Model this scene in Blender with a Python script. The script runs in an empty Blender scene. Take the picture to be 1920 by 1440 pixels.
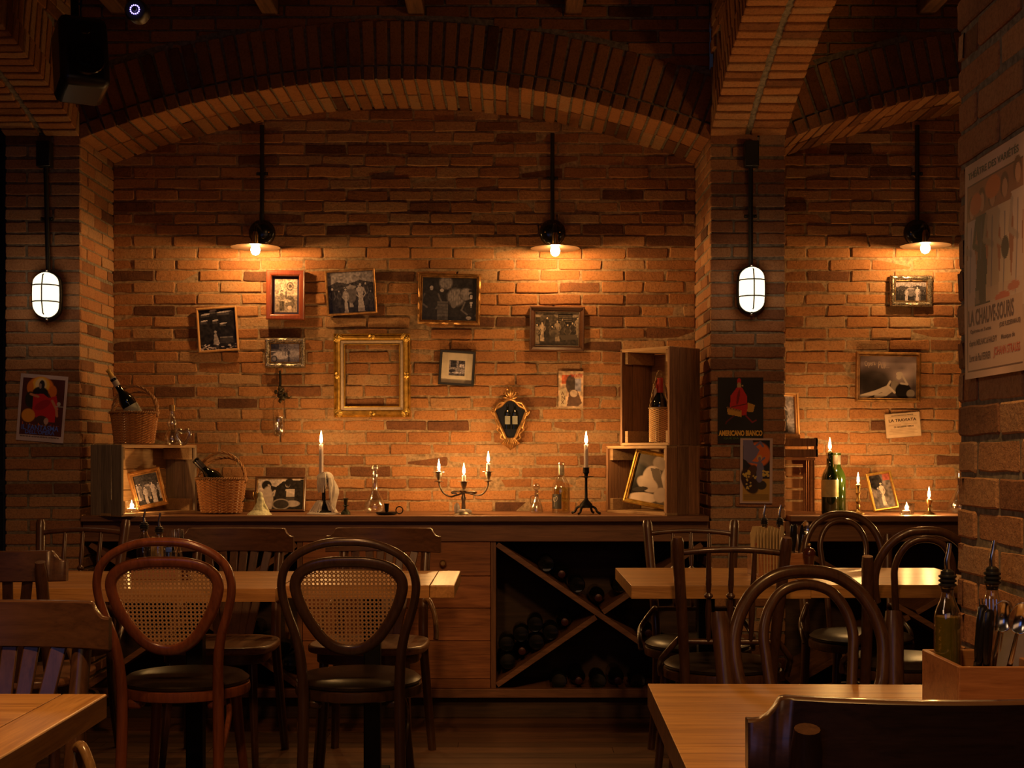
import bpy, math, random
import numpy as np
from mathutils import Vector, Matrix
R = random.Random(7)
PI = math.pi
S = bpy.context.scene
COL = S.collection
CAMZ, HY, CX, FP = 1.2, 850.0, 960.0, 2500.0

def W(px, py, Y):
    """the point that the photo shows at a pixel, at the depth Y in the room"""
    return Vector(((px - CX) / FP * Y, Y, CAMZ - (py - HY) / FP * Y))

# ---------------------------------------------------------------- mesh builder
class MB:
    def __init__(s):
        s.v = []; s.f = []; s.m = []; s.b = []; s.M = Matrix.Identity(4); s.mi = 0; s.bv = 0.5; s.col = None
    def add(s, vs, fs):
        o = len(s.v); M = s.M
        s.v.extend([tuple(M @ Vector(p)) for p in vs])
        for f in fs:
            s.f.append([i + o for i in f]); s.m.append(s.mi); s.b.append(s.bv)
        return s
    def box(s, c, d, rot=None):
        x, y, z = d[0] / 2, d[1] / 2, d[2] / 2
        vs = [Vector(p) for p in [(-x,-y,-z),(x,-y,-z),(x,y,-z),(-x,y,-z),(-x,-y,z),(x,-y,z),(x,y,z),(-x,y,z)]]
        if rot is not None: vs = [rot @ p for p in vs]
        c = Vector(c)
        return s.add([p + c for p in vs], [(3,2,1,0),(4,5,6,7),(0,1,5,4),(1,2,6,5),(2,3,7,6),(3,0,4,7)])
    def beam(s, a, b, w, t, up=(0,0,1)):
        a, b = Vector(a), Vector(b); d = (b - a); L = d.length; d.normalize()
        u = Vector(up); n = d.cross(u)
        if n.length < 1e-4: n = d.cross(Vector((0,1,0)))
        n.normalize(); u = n.cross(d)
        vs = []
        for p in (a, b):
            for i, j in ((-1,-1),(1,-1),(1,1),(-1,1)): vs.append(p + n * (w/2*i) + u * (t/2*j))
        return s.add(vs, [(0,1,2,3),(7,6,5,4),(0,4,5,1),(1,5,6,2),(2,6,7,3),(3,7,4,0)])
    def lathe(s, prof, c=(0,0,0), seg=24, M=None, cap=True):
        c = Vector(c); vs = []; fs = []
        for r, z in prof:
            for k in range(seg):
                a = 2*PI*k/seg; p = Vector((r*math.cos(a), r*math.sin(a), z))
                vs.append((M @ p if M is not None else p) + c)
        n = len(prof)
        for i in range(n-1):
            for k in range(seg):
                k2 = (k+1) % seg
                fs.append((i*seg+k, i*seg+k2, (i+1)*seg+k2, (i+1)*seg+k))
        if cap:
            fs.append([k for k in range(seg)][::-1]); fs.append([(n-1)*seg+k for k in range(seg)])
        return s.add(vs, fs)
    def ball(s, c, r, seg=16, rings=9, sc=(1,1,1), M=None):
        prof = []
        for i in range(rings+1):
            a = -PI/2 + PI*i/rings
            prof.append((max(math.cos(a), 0.02)*r, math.sin(a)*r))
        D = Matrix.Diagonal((sc[0], sc[1], sc[2]))
        return s.lathe(prof, c, seg, (M @ D) if M is not None else D)
    def tube(s, pts, rad, seg=10, closed=False, flat=1.0, cap=True, up=None):
        pts = [Vector(p) for p in pts]; n = len(pts)
        if not hasattr(rad, '__len__'): rad = [rad]*n
        T = []
        for i in range(n):
            if closed: d = pts[(i+1) % n] - pts[i-1]
            else: d = pts[min(i+1,n-1)] - pts[max(i-1,0)]
            if d.length < 1e-9: d = Vector((0,0,1))
            T.append(d.normalized())
        ref = Vector(up) if up else (Vector((0,1,0)) if abs(T[0].y) < 0.9 else Vector((1,0,0)))
        nrm = (ref - T[0]*ref.dot(T[0])).normalized()
        vs = []; fs = []
        for i in range(n):
            if up: nrm = (Vector(up) - T[i]*Vector(up).dot(T[i])).normalized()
            else: nrm = (nrm - T[i]*nrm.dot(T[i])).normalized()
            bi = T[i].cross(nrm)
            for k in range(seg):
                a = 2*PI*k/seg
                vs.append(pts[i] + nrm*(math.cos(a)*rad[i]*flat) + bi*(math.sin(a)*rad[i]))
        m = n if closed else n-1
        for i in range(m):
            j = (i+1) % n
            for k in range(seg):
                k2 = (k+1) % seg
                fs.append((i*seg+k, i*seg+k2, j*seg+k2, j*seg+k))
        if not closed and cap:
            fs.append([k for k in range(seg)][::-1]); fs.append([(n-1)*seg+k for k in range(seg)])
        return s.add(vs, fs)
    def prism(s, poly, a, b, axis='y'):
        """extrude a 2D polygon (x,z) from y=a to y=b (or (x,y) from z=a to b)"""
        n = len(poly)
        if axis == 'y': vs = [(p[0], a, p[1]) for p in poly] + [(p[0], b, p[1]) for p in poly]
        elif axis == 'x': vs = [(a, p[0], p[1]) for p in poly] + [(b, p[0], p[1]) for p in poly]
        else: vs = [(p[0], p[1], a) for p in poly] + [(p[0], p[1], b) for p in poly]
        fs = [list(range(n)), list(range(2*n-1, n-1, -1))]
        for i in range(n): j = (i+1) % n; fs.append((i, i+n, j+n, j))
        return s.add(vs, fs)
    def brick(s, c, U, V, N, w, h, d, bv, rough=1.0, inset=0.003):
        """one worn brick: face centre c, width along U, height along V, facing N, depth d behind the face"""
        hw, hh = w/2, h/2; k = min(0.004, hh*0.3)
        o = [(-hw+k,-hh),(-hw*.35,-hh),(hw*.35,-hh),(hw-k,-hh),(hw,-hh+k),(hw,hh-k),(hw-k,hh),(hw*.35,hh),(-hw*.35,hh),(-hw+k,hh),(-hw,hh-k),(-hw,-hh+k)]
        j = 0.0016*rough
        o = [(x + R.uniform(-j,j), y + R.uniform(-j,j)) for x, y in o]
        off = R.uniform(-.0025,.0025)*rough; t1 = R.uniform(-.012,.012)*rough; t2 = R.uniform(-.04,.04)*rough
        c = Vector(c); vs = []
        for ring in range(3):
            for x, y in o:
                if ring == 0: p = c + U*x + V*y - N*d
                elif ring == 1: p = c + U*x + V*y - N*(inset - off - t1*x - t2*y)
                else:
                    q = inset*R.uniform(.7,1.5)
                    p = c + U*(x*(1-q/hw)) + V*(y*(1-q/hh)) + N*(off + t1*x + t2*y)
                vs.append(p)
        fs = []; n = len(o)
        for r in range(2):
            for i in range(n):
                i2 = (i+1) % n; fs.append((r*n+i, r*n+i2, (r+1)*n+i2, (r+1)*n+i))
        fs.append([2*n+i for i in range(n)])
        s.bv = bv; s.mi = 0; s.add(vs, fs)
        return s
    def build(s, name, mats, parent=None, smooth=True, bevel=0, angle=40, sub=0, loc=None, bseg=2):
        me = bpy.data.meshes.new(name)
        me.from_pydata(s.v, [], s.f)
        if not isinstance(mats, (list, tuple)): mats = [mats]
        for m in mats: me.materials.append(m)
        if max(s.m, default=0): me.polygons.foreach_set('material_index', s.m)
        if len(set(s.b)) > 1:
            at = me.attributes.new('bv', 'FLOAT', 'FACE'); at.data.foreach_set('value', s.b)
        me.validate(); me.update()
        if smooth:
            me.polygons.foreach_set('use_smooth', [True]*len(me.polygons))
            try: me.set_sharp_from_angle(angle=math.radians(angle))
            except Exception: pass
        o = bpy.data.objects.new(name, me); COL.objects.link(o)
        if parent is not None: o.parent = parent
        if loc is not None: o.location = loc
        if bevel:
            md = o.modifiers.new('bevel', 'BEVEL'); md.width = bevel; md.segments = bseg; md.limit_method = 'ANGLE'; md.angle_limit = math.radians(38)
        if sub:
            md = o.modifiers.new('sub', 'SUBSURF'); md.levels = sub; md.render_levels = sub
        return o

def cr(pts, n=8, closed=False):
    """Catmull-Rom curve through the points"""
    P = [Vector(p) for p in pts]; out = []; m = len(P)
    rng = range(m if closed else m-1)
    for i in rng:
        if closed: a, b, c, d = P[i-1], P[i], P[(i+1)%m], P[(i+2)%m]
        else: a, b, c, d = P[max(i-1,0)], P[i], P[i+1], P[min(i+2,m-1)]
        for k in range(n):
            t = k/n
            out.append(0.5*((2*b) + (c-a)*t + (2*a-5*b+4*c-d)*t*t + (3*b-a-3*c+d)*t**3))
    if not closed: out.append(P[-1])
    return out

def lerp(a, b, t): return a + (b-a)*t

def thing(name, label, cat, loc=(0,0,0), rz=0, group=None, rot=None):
    o = bpy.data.objects.new(name, None); COL.objects.link(o)
    o.empty_display_size = .05; o.location = loc; o.rotation_euler = rot if rot else (0,0,rz)
    o['label'] = label; o['category'] = cat
    if group: o['group'] = group
    return o
def tag(o, label, cat, group=None, kind=None):
    o['label'] = label; o['category'] = cat
    if group: o['group'] = group
    if kind: o['kind'] = kind
    return o
def struct(o, label=None, cat=None):
    o['kind'] = 'structure'
    o['label'] = label or o.name.replace('_', ' '); o['category'] = cat or o.name.split('_')[0]
    return o
def dup(root, loc, rz, label, group=None, rot=None):
    r = root.copy(); COL.objects.link(r); r.location = loc; r.rotation_euler = rot if rot else (0,0,rz); r['label'] = label
    if group: r['group'] = group
    for ch in list(root.children):
        c = ch.copy(); COL.objects.link(c); c.parent = r
        for g in ch.children:
            d = g.copy(); COL.objects.link(d); d.parent = c
    return r
def plabel(o, t): o['label'] = t; return o

# ---------------------------------------------------------------- materials
def nodes(name):
    m = bpy.data.materials.new(name); m.use_nodes = True
    nt = m.node_tree; b = nt.nodes['Principled BSDF']
    return m, nt, b
def L(nt, a, b): nt.links.new(a, b)
def ramp(nt, fac, stops):
    r = nt.nodes.new('ShaderNodeValToRGB'); e = r.color_ramp.elements
    while len(e) < len(stops): e.new(.5)
    for i, (p, c) in enumerate(stops): e[i].position = p; e[i].color = (*c, 1)
    if fac is not None: L(nt, fac, r.inputs[0])
    return r
def noise(nt, scale, detail=4, rough=.6, vec=None, stretch=None, coord='Object', dist=0):
    if vec is None:
        tc = nt.nodes.new('ShaderNodeTexCoord'); vec = tc.outputs[coord]
    if stretch:
        mp = nt.nodes.new('ShaderNodeMapping'); mp.inputs['Scale'].default_value = stretch; L(nt, vec, mp.inputs['Vector']); vec = mp.outputs[0]
    n = nt.nodes.new('ShaderNodeTexNoise'); n.inputs['Scale'].default_value = scale; n.inputs['Detail'].default_value = detail
    n.inputs['Roughness'].default_value = rough; n.inputs['Distortion'].default_value = dist
    L(nt, vec, n.inputs['Vector']); return n
def bump(nt, b, h, strength=.3, dist=.002):
    bp = nt.nodes.new('ShaderNodeBump'); bp.inputs['Strength'].default_value = strength; bp.inputs['Distance'].default_value = dist
    L(nt, h, bp.inputs['Height']); L(nt, bp.outputs[0], b.inputs['Normal']); return bp
def setp(b, col=None, rough=None, metal=None, spec=None, coat=None, coatr=.1):
    if col: b.inputs['Base Color'].default_value = (*col, 1)
    if rough is not None: b.inputs['Roughness'].default_value = rough
    if metal is not None: b.inputs['Metallic'].default_value = metal
    if spec is not None: b.inputs['Specular IOR Level'].default_value = spec
    if coat: b.inputs['Coat Weight'].default_value = coat; b.inputs['Coat Roughness'].default_value = coatr
def plain(name, col, rough=.5, metal=0, var=.25, scale=30, bmp=0, spec=.5, coat=0, coatr=.1, stretch=None):
    m, nt, b = nodes(name); setp(b, col, rough, metal, spec, coat, coatr)
    if var:
        n = noise(nt, scale, stretch=stretch)
        d = tuple(c*(1-var) for c in col); u = tuple(min(1, c*(1+var)) for c in col)
        r = ramp(nt, n.outputs['Fac'], [(.3, d), (.7, u)]); L(nt, r.outputs[0], b.inputs['Base Color'])
        if bmp: bump(nt, b, n.outputs['Fac'], bmp)
    return m
def wood(name, dark, light, axis='x', scale=1.0, rough=.4, coat=0, bmp=.12, coatr=.15, planks=0):
    m, nt, b = nodes(name); setp(b, light, rough, 0, .5, coat, coatr)
    st = {'x': (.9, 14, 14), 'y': (14, .9, 14), 'z': (14, 14, .9)}[axis]
    n1 = noise(nt, 3.2*scale, 6, .62, stretch=st, dist=1.3)
    n2 = noise(nt, 20*scale, 3, .5, stretch=st)
    n3 = noise(nt, 2.5, 2)
    mx = nt.nodes.new('ShaderNodeMath'); mx.operation = 'MULTIPLY_ADD'; L(nt, n2.outputs['Fac'], mx.inputs[0]); mx.inputs[1].default_value = .35; L(nt, n1.outputs['Fac'], mx.inputs[2])
    r = ramp(nt, mx.outputs[0], [(.42, dark), (.62, tuple((a+c)/2 for a, c in zip(dark, light))), (.85, light)])
    mm = nt.nodes.new('ShaderNodeMixRGB'); mm.blend_type = 'MULTIPLY'; mm.inputs[0].default_value = .35
    L(nt, r.outputs[0], mm.inputs[1]); r3 = ramp(nt, n3.outputs['Fac'], [(.3, (.5,.5,.5)), (.7, (1,1,1))]); L(nt, r3.outputs[0], mm.inputs[2])
    out = mm.outputs[0]
    if planks:
        at = nt.nodes.new('ShaderNodeAttribute'); at.attribute_name = 'bv'
        r4 = ramp(nt, at.outputs['Fac'], [(0, (.35,.35,.35)), (1, (1.25,1.15,1.05))])
        m2 = nt.nodes.new('ShaderNodeMixRGB'); m2.blend_type = 'MULTIPLY'; m2.inputs[0].default_value = planks
        L(nt, out, m2.inputs[1]); L(nt, r4.outputs[0], m2.inputs[2]); out = m2.outputs[0]
    L(nt, out, b.inputs['Base Color'])
    bump(nt, b, mx.outputs[0], bmp, .001)
    return m
def brickmat(name, stops, bs=.8):
    m, nt, b = nodes(name); setp(b, (.4,.2,.1), .88, 0, .25)
    at = nt.nodes.new('ShaderNodeAttribute'); at.attribute_name = 'bv'
    n = noise(nt, 14, 5, .7); n2 = noise(nt, 110, 4, .75)
    ad = nt.nodes.new('ShaderNodeMath'); ad.operation = 'MULTIPLY_ADD'; L(nt, n.outputs['Fac'], ad.inputs[0]); ad.inputs[1].default_value = .5; L(nt, at.outputs['Fac'], ad.inputs[2])
    sb = nt.nodes.new('ShaderNodeMath'); sb.operation = 'SUBTRACT'; L(nt, ad.outputs[0], sb.inputs[0]); sb.inputs[1].default_value = .25
    r = ramp(nt, sb.outputs[0], stops)
    mm = nt.nodes.new('ShaderNodeMixRGB'); mm.blend_type = 'MULTIPLY'; mm.inputs[0].default_value = .55
    r2 = ramp(nt, n2.outputs['Fac'], [(.32, (.35,.33,.3)), (.55, (1,1,1))]); L(nt, r.outputs[0], mm.inputs[1]); L(nt, r2.outputs[0], mm.inputs[2])
    L(nt, mm.outputs[0], b.inputs['Base Color'])
    a2 = nt.nodes.new('ShaderNodeMath'); a2.operation = 'MULTIPLY_ADD'; L(nt, n2.outputs['Fac'], a2.inputs[0]); a2.inputs[1].default_value = .4; n5 = noise(nt, 32, 5, .7); L(nt, n5.outputs['Fac'], a2.inputs[2])
    bump(nt, b, a2.outputs[0], bs, .006)
    return m
def glassmat(name, tint=(1,1,1), rough=.02, amount=None):
    """thin-walled clear glass: see-through with Fresnel reflection"""
    m = bpy.data.materials.new(name); m.use_nodes = True; nt = m.node_tree; nt.nodes.clear()
    o = nt.nodes.new('ShaderNodeOutputMaterial'); mx = nt.nodes.new('ShaderNodeMixShader')
    t = nt.nodes.new('ShaderNodeBsdfTransparent'); t.inputs[0].default_value = (*tint, 1)
    g = nt.nodes.new('ShaderNodeBsdfGlossy'); g.inputs['Roughness'].default_value = rough
    lw = nt.nodes.new('ShaderNodeLayerWeight'); lw.inputs['Blend'].default_value = .32
    n = noise(nt, 60, 2); bp = nt.nodes.new('ShaderNodeBump'); bp.inputs['Strength'].default_value = .4; bp.inputs['Distance'].default_value = .002
    L(nt, n.outputs['Fac'], bp.inputs['Height']); L(nt, bp.outputs[0], g.inputs['Normal'])
    mp = nt.nodes.new('ShaderNodeMapRange'); mp.inputs['To Min'].default_value = .06 if amount is None else amount; mp.inputs['To Max'].default_value = .75
    L(nt, lw.outputs['Facing'], mp.inputs['Value']); L(nt, mp.outputs[0], mx.inputs[0])
    L(nt, t.outputs[0], mx.inputs[1]); L(nt, g.outputs[0], mx.inputs[2]); L(nt, mx.outputs[0], o.inputs[0])
    return m
def glow(name, col, strength, add=True):
    """light-giving gas or lamp glass that light passes through"""
    m = bpy.data.materials.new(name); m.use_nodes = True; nt = m.node_tree; nt.nodes.clear()
    o = nt.nodes.new('ShaderNodeOutputMaterial'); e = nt.nodes.new('ShaderNodeEmission')
    e.inputs[0].default_value = (*col, 1); e.inputs[1].default_value = strength
    if add:
        a = nt.nodes.new('ShaderNodeAddShader'); t = nt.nodes.new('ShaderNodeBsdfTransparent')
        L(nt, e.outputs[0], a.inputs[0]); L(nt, t.outputs[0], a.inputs[1]); L(nt, a.outputs[0], o.inputs[0])
    else: L(nt, e.outputs[0], o.inputs[0])
    return m

BR = brickmat('brick', [(0,(.10,.042,.024)),(.2,(.19,.078,.036)),(.45,(.33,.138,.054)),(.7,(.42,.185,.070)),(.85,(.40,.20,.09)),(1,(.40,.24,.125))])
BRT = brickmat('brick_tan', [(0,(.12,.055,.035)),(.25,(.24,.11,.06)),(.5,(.38,.175,.085)),(.8,(.45,.24,.12)),(1,(.38,.24,.15))])
MOR = plain('mortar', (.30,.20,.12), .95, 0, .45, 60, .8, .15)
MOD = plain('mortar_grey', (.20,.17,.135), .95, 0, .45, 60, .8, .15)
FLO = wood('floor_wood', (.055,.028,.018), (.19,.095,.05), 'x', .7, .42, 0, .2, planks=.7)
OAK = wood('oak_top', (.30,.13,.035), (.68,.35,.11), 'x', .8, .36, .25, .06, .25)
OAKY = wood('oak_top_y', (.30,.13,.035), (.68,.35,.11), 'y', .8, .36, .25, .06, .25)
CTR = wood('counter_wood', (.10,.042,.02), (.26,.115,.055), 'x', .9, .5, 0, .3)
CTZ = wood('counter_wood_z', (.10,.042,.02), (.26,.115,.055), 'z', .9, .5, 0, .3)
PLK = wood('panel_wood', (.17,.055,.02), (.46,.18,.065), 'x', .8, .5, 0, .2, planks=.5)
CRT = wood('crate_wood', (.30,.16,.075), (.58,.36,.18), 'x', 1.2, .7, 0, .3, planks=.4)
CRZ = wood('crate_wood_z', (.30,.16,.075), (.58,.36,.18), 'z', 1.2, .7, 0, .3, planks=.4)
CRD = wood('crate_wood_dark', (.13,.055,.025), (.40,.20,.10), 'z', 1.2, .7, 0, .3, planks=.5)
CRG = wood('crate_wood_grey', (.13,.10,.08), (.36,.28,.21), 'z', 1.2, .75, 0, .3, planks=.5)
WAL = wood('walnut', (.045,.019,.010), (.125,.055,.028), 'x', 1.0, .32, .4, .05)
WAZ = wood('walnut_z', (.045,.019,.010), (.115,.05,.025), 'z', 1.0, .32, .4, .05)
RED = wood('red_beech', (.13,.035,.015), (.30,.09,.035), 'z', 1.0, .3, .4, .04)
DRK = wood('dark_bentwood', (.045,.022,.013), (.10,.05,.028), 'z', 1.0, .3, .4, .04)
SEA = wood('seat_wood', (.14,.06,.028), (.36,.17,.08), 'y', 1.0, .35, .3, .05)
PAD = plain('seat_pad_leather', (.035,.024,.018), .33, 0, .2, 80, .1, .5)
BLK = plain('black_iron', (.012,.011,.011), .5, .6, .3, 60, .1)
BPL = plain('black_plastic', (.012,.012,.013), .35, 0, .2, 40)
BLG = plain('black_gloss', (.01,.009,.009), .18, 0, .1, 40)
BRA = plain('old_brass', (.42,.27,.11), .35, .9, .4, 60, .1)
SIL = plain('tarnished_silver', (.40,.34,.27), .35, .9, .5, 50, .1)
ORN = plain('carved_silver', (.36,.31,.25), .3, .85, 1.0, 170, .5)
STE = plain('polished_steel', (.62,.62,.64), .16, 1, .1, 20)
GLD = plain('gilt', (.55,.34,.08), .42, .85, .35, 40, .15)
GLB = plain('gilt_bronze', (.42,.22,.08), .4, .8, .5, 40, .15)
CRM = plain('cream_paper', (.62,.52,.42), .8, 0, .1, 30)
WAX = plain('wax', (.70,.62,.55), .45, 0, .12, 40, .1)
WXG = plain('green_white_wax', (.62,.62,.42), .5, 0, .35, 90, .2)
CND = plain('candle_wax', (.70,.58,.55), .5, 0, .08, 40)
WIK = wood('wicker', (.32,.12,.04), (.68,.32,.11), 'x', 3, .5, .1, .1, planks=.6)
WIL = wood('wicker_light', (.42,.22,.09), (.72,.45,.2), 'x', 3, .5, .1, .1, planks=.85)
GLS = glassmat('clear_glass', (.95,.94,.91), .07, .17)
GLK = glassmat('sparkling_glass', (.93,.92,.88), .11, .34)
GLO, _n, _b = nodes('olive_oil'); setp(_b, (.30,.25,.02), .1, 0, .5); _b.inputs['Alpha'].default_value = .75; _b.inputs['Transmission Weight'].default_value = .3
GLY = glassmat('pale_liquor', (.86,.80,.45), .03, .05)
BGR = plain('green_bottle_glass', (.014,.026,.004), .07, 0, .4, 12, 0, .8)
BDK = plain('dark_bottle_glass', (.006,.007,.006), .07, 0, .2, 12, 0, .6)
CAN = None
FLM = glow('flame', (1,.62,.22), 26)
BUL = glow('bulb_glow', (1,.66,.30), 30)
FRS = glow('frosted_lamp', (1,.80,.52), 1.9, add=False)
LED = glow('led_violet', (.35,.25,1), 5, add=False)
# ================================================================ the room
Yp, Yw = 6.0, 6.5                       # pillar front plane, back wall plane
X1, X2 = -1.944, .893                   # the niche between the two pillars
PW = .337
ZS = 2.625                              # spring of the arches
COURSE, BL, GAP = .0562, .198, .0095
X = Vector((1,0,0)); Y_ = Vector((0,1,0)); Z = Vector((0,0,1))

def bval():
    t = R.random()
    if t < .06: return R.uniform(.02,.2)
    if t < .2: return R.uniform(.2,.42)
    return R.uniform(.42,.95)

def wall_bricks(mb, O, U, V, N, w, h, keep=None, course=COURSE, bl=BL, gap=GAP, d=.03, z0=0, half=False, rough=1.0, vf=bval):
    """running-bond bricks; O is the bottom start of the brick faces"""
    O = Vector(O); row = 0; z = z0; ph = R.uniform(0, 6)
    while z < h - course*.5:
        hh = course - gap + R.uniform(-.003,.003)
        x = 0.0 if row % 2 == 0 else -(bl+gap)*.5
        if half and row % 2 == 0: x = 0
        while x < w - .02:
            l = bl + R.uniform(-.008,.008)
            a = max(x, 0); b = min(x + l, w)
            if w - (x + l) < .045: b = w
            if b - a > .03:
                cx, cz = (a+b)/2, z + course/2 + .0022*math.sin(x*3.1 + row*1.7 + ph)
                if keep is None or keep(cx, cz, a, b):
                    mb.brick(O + U*cx + V*cz, U, V, N, b-a, hh, d, vf(), rough)
            x = b + gap if b == w else x + l + gap
        z += course; row += 1
def slab(mb, lo, hi, mi=1):
    mb.mi = mi; mb.bv = .5
    lo, hi = Vector(lo), Vector(hi); mb.box((lo+hi)/2, hi-lo)

# --- niche arches
AR = 3.861; AZ = 2.88 - AR; HALF = (X2 - X1)/2
class Arch:
    def __init__(s, cx): s.cx = cx
    def z(s, x): return AZ + math.sqrt(AR*AR - (x - s.cx)**2)
C1x, C2x = (X1+X2)/2, X2 + PW + HALF
def back_wall(name, xa, xb, label):
    mb = MB()
    slab(mb, (xa-.05, Yw+.0048, 0), (xb+.05, Yw+.14, 3.0))
    wall_bricks(mb, (xa, Yw, .80), X, Z, -Y_, xb-xa, 2.12, rough=1.7)
    return struct(mb.build(name, [BR, MOR], smooth=False), label)
back_wall('wall_back', X1, X2, 'weathered brick back wall of the picture niche behind the counter')
back_wall('wall_alcove', X2+PW, X2+PW+2*HALF, 'brick back wall of the second niche beyond the pillar')

def niche_arch(name, cx, label):
    mb = MB(); a0 = math.asin(HALF/AR)
    n = int(2*a0*AR/.0585); st = 2*a0/n
    # curved mortar bed
    prev = None; mb.mi = 1
    def ring(r0, r1, y0, y1, ext=0):
        vs = []; fs = []; k = 48
        for i in range(k+1):
            a = -a0-ext + (2*a0+2*ext)*i/k
            for r, y in ((r0,y0),(r1,y0),(r1,y1),(r0,y1)):
                vs.append((cx + r*math.sin(a), y, AZ + r*math.cos(a)))
        for i in range(k):
            for j in range(4):
                fs.append((4*i+j, 4*i+(j+1)%4, 4*i+4+(j+1)%4, 4*i+4+j))
        fs.append((0,1,2,3)); fs.append((4*k+3,4*k+2,4*k+1,4*k)); mb.add(vs, fs)
    ring(AR+.012, AR+.30, Yp+.02, Yw+.02)
    for i in range(n):
        a = -a0 + st*(i+.5)
        rad = Vector((math.sin(a), 0, math.cos(a))); tan = Vector((math.cos(a), 0, -math.sin(a)))
        c = Vector((cx, 0, AZ)) + rad*AR
        for (ya, yb) in ((Yp-.004, Yp+.243), (Yp+.255, Yw+.01)):
            mb.brick(c + Y_*((ya+yb)/2), Y_, tan, -rad, yb-ya-R.uniform(0,.006), .048, .062, bval(), 1.0)
        # soldier ring on the face
        a2 = a; rad = Vector((math.sin(a2), 0, math.cos(a2))); tan = Vector((math.cos(a2), 0, -math.sin(a2)))
        c2 = Vector((cx, Yp+.008, AZ)) + rad*(AR+.072+.1)
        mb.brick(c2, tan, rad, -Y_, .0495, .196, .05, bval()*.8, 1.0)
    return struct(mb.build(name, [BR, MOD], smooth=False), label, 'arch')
niche_arch('wall_arch', C1x, 'segmental brick arch over the picture niche')
niche_arch('wall_arch', C2x, 'segmental brick arch over the second niche, half hidden by the near pillar')

def upper_wall(name, cx, xa, xb, label):
    mb = MB(); mb.mi = 1
    k = 32; rr = AR + .2; poly = []
    for i in range(k+1):
        x = xa + (xb-xa)*i/k; poly.append((x, AZ + math.sqrt(rr*rr-(x-cx)**2)))
    poly += [(xb, 3.4), (xa, 3.4)]
    mb.prism(poly, Yp+.03, Yp+.3)
    def keep(u, v, a, b):
        x = xa + u; z = 2.55 + v
        return math.hypot(x-cx, z-AZ) > AR + .22
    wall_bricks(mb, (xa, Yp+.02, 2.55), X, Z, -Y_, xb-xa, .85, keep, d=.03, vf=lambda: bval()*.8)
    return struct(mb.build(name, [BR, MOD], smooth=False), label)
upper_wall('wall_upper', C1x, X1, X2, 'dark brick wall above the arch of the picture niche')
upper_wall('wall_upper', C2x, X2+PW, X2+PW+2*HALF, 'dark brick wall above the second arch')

# --- pillars
def pillar(name, xa, xb, ya, yb, zt, label, mats, vf=bval, reveal=True, rough=1.0):
    mb = MB(); e = .005
    slab(mb, (xa+e, ya+e, 0), (xb-e, yb, zt))
    W_ = xb-xa
    wall_bricks(mb, (xa, ya, 0), X, Z, -Y_, W_, zt, vf=vf, rough=rough, bl=.205 if W_ < .5 else BL)
    dpt = yb-ya
    wall_bricks(mb, (xb, ya+.012, 0), Y_, Z, X, dpt-.012, zt, vf=vf, rough=rough)
    wall_bricks(mb, (xa, ya+.012, 0), Y_, Z, -X, dpt-.012, zt, vf=vf, rough=rough)
    return struct(mb.build(name, mats, smooth=False), label, 'pillar')
dim = lambda: min(1, bval())
pillar('pillar', X1-PW, X1, Yp, Yw+.1, ZS, 'brick pillar with the lit oval lamp beside the dark doorway', [BRT, MOD])
pillar('pillar', X2, X2+PW, Yp, Yw+.1, ZS, 'brick pillar between the two niches with the black and orange posters', [BRT, MOD])
# near pillar, its bricks large in the picture
mb = MB(); xa, xb, ya, yb = X2, X2+.36, 2.02, 2.668
slab(mb, (xa+.004, ya+.008, 0), (xb-.008, yb-.006, 2.63))
wall_bricks(mb, (xa, yb-.002, .013), -Y_, Z, -X, yb-ya, 2.6, rough=1.15, gap=.011, course=.0675, bl=.215, vf=lambda: R.uniform(.15,.95))
wall_bricks(mb, (xb, yb, .013), -X, Z, Y_, xb-xa, 2.6, rough=1.5, gap=.012, course=.0675, bl=.215)
wall_bricks(mb, (xb, ya, .013), Y_, Z, X, yb-ya, 2.6, rough=1.0, gap=.012, course=.0675, bl=.215)
wall_bricks(mb, (xa, ya, .013), X, Z, -Y_, xb-xa, 2.6, rough=1.5, gap=.012, course=.0675, bl=.215)
struct(mb.build('pillar', [BRT, MOD], smooth=False), 'near brick pillar carrying the tall theatre poster', 'pillar')

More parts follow.
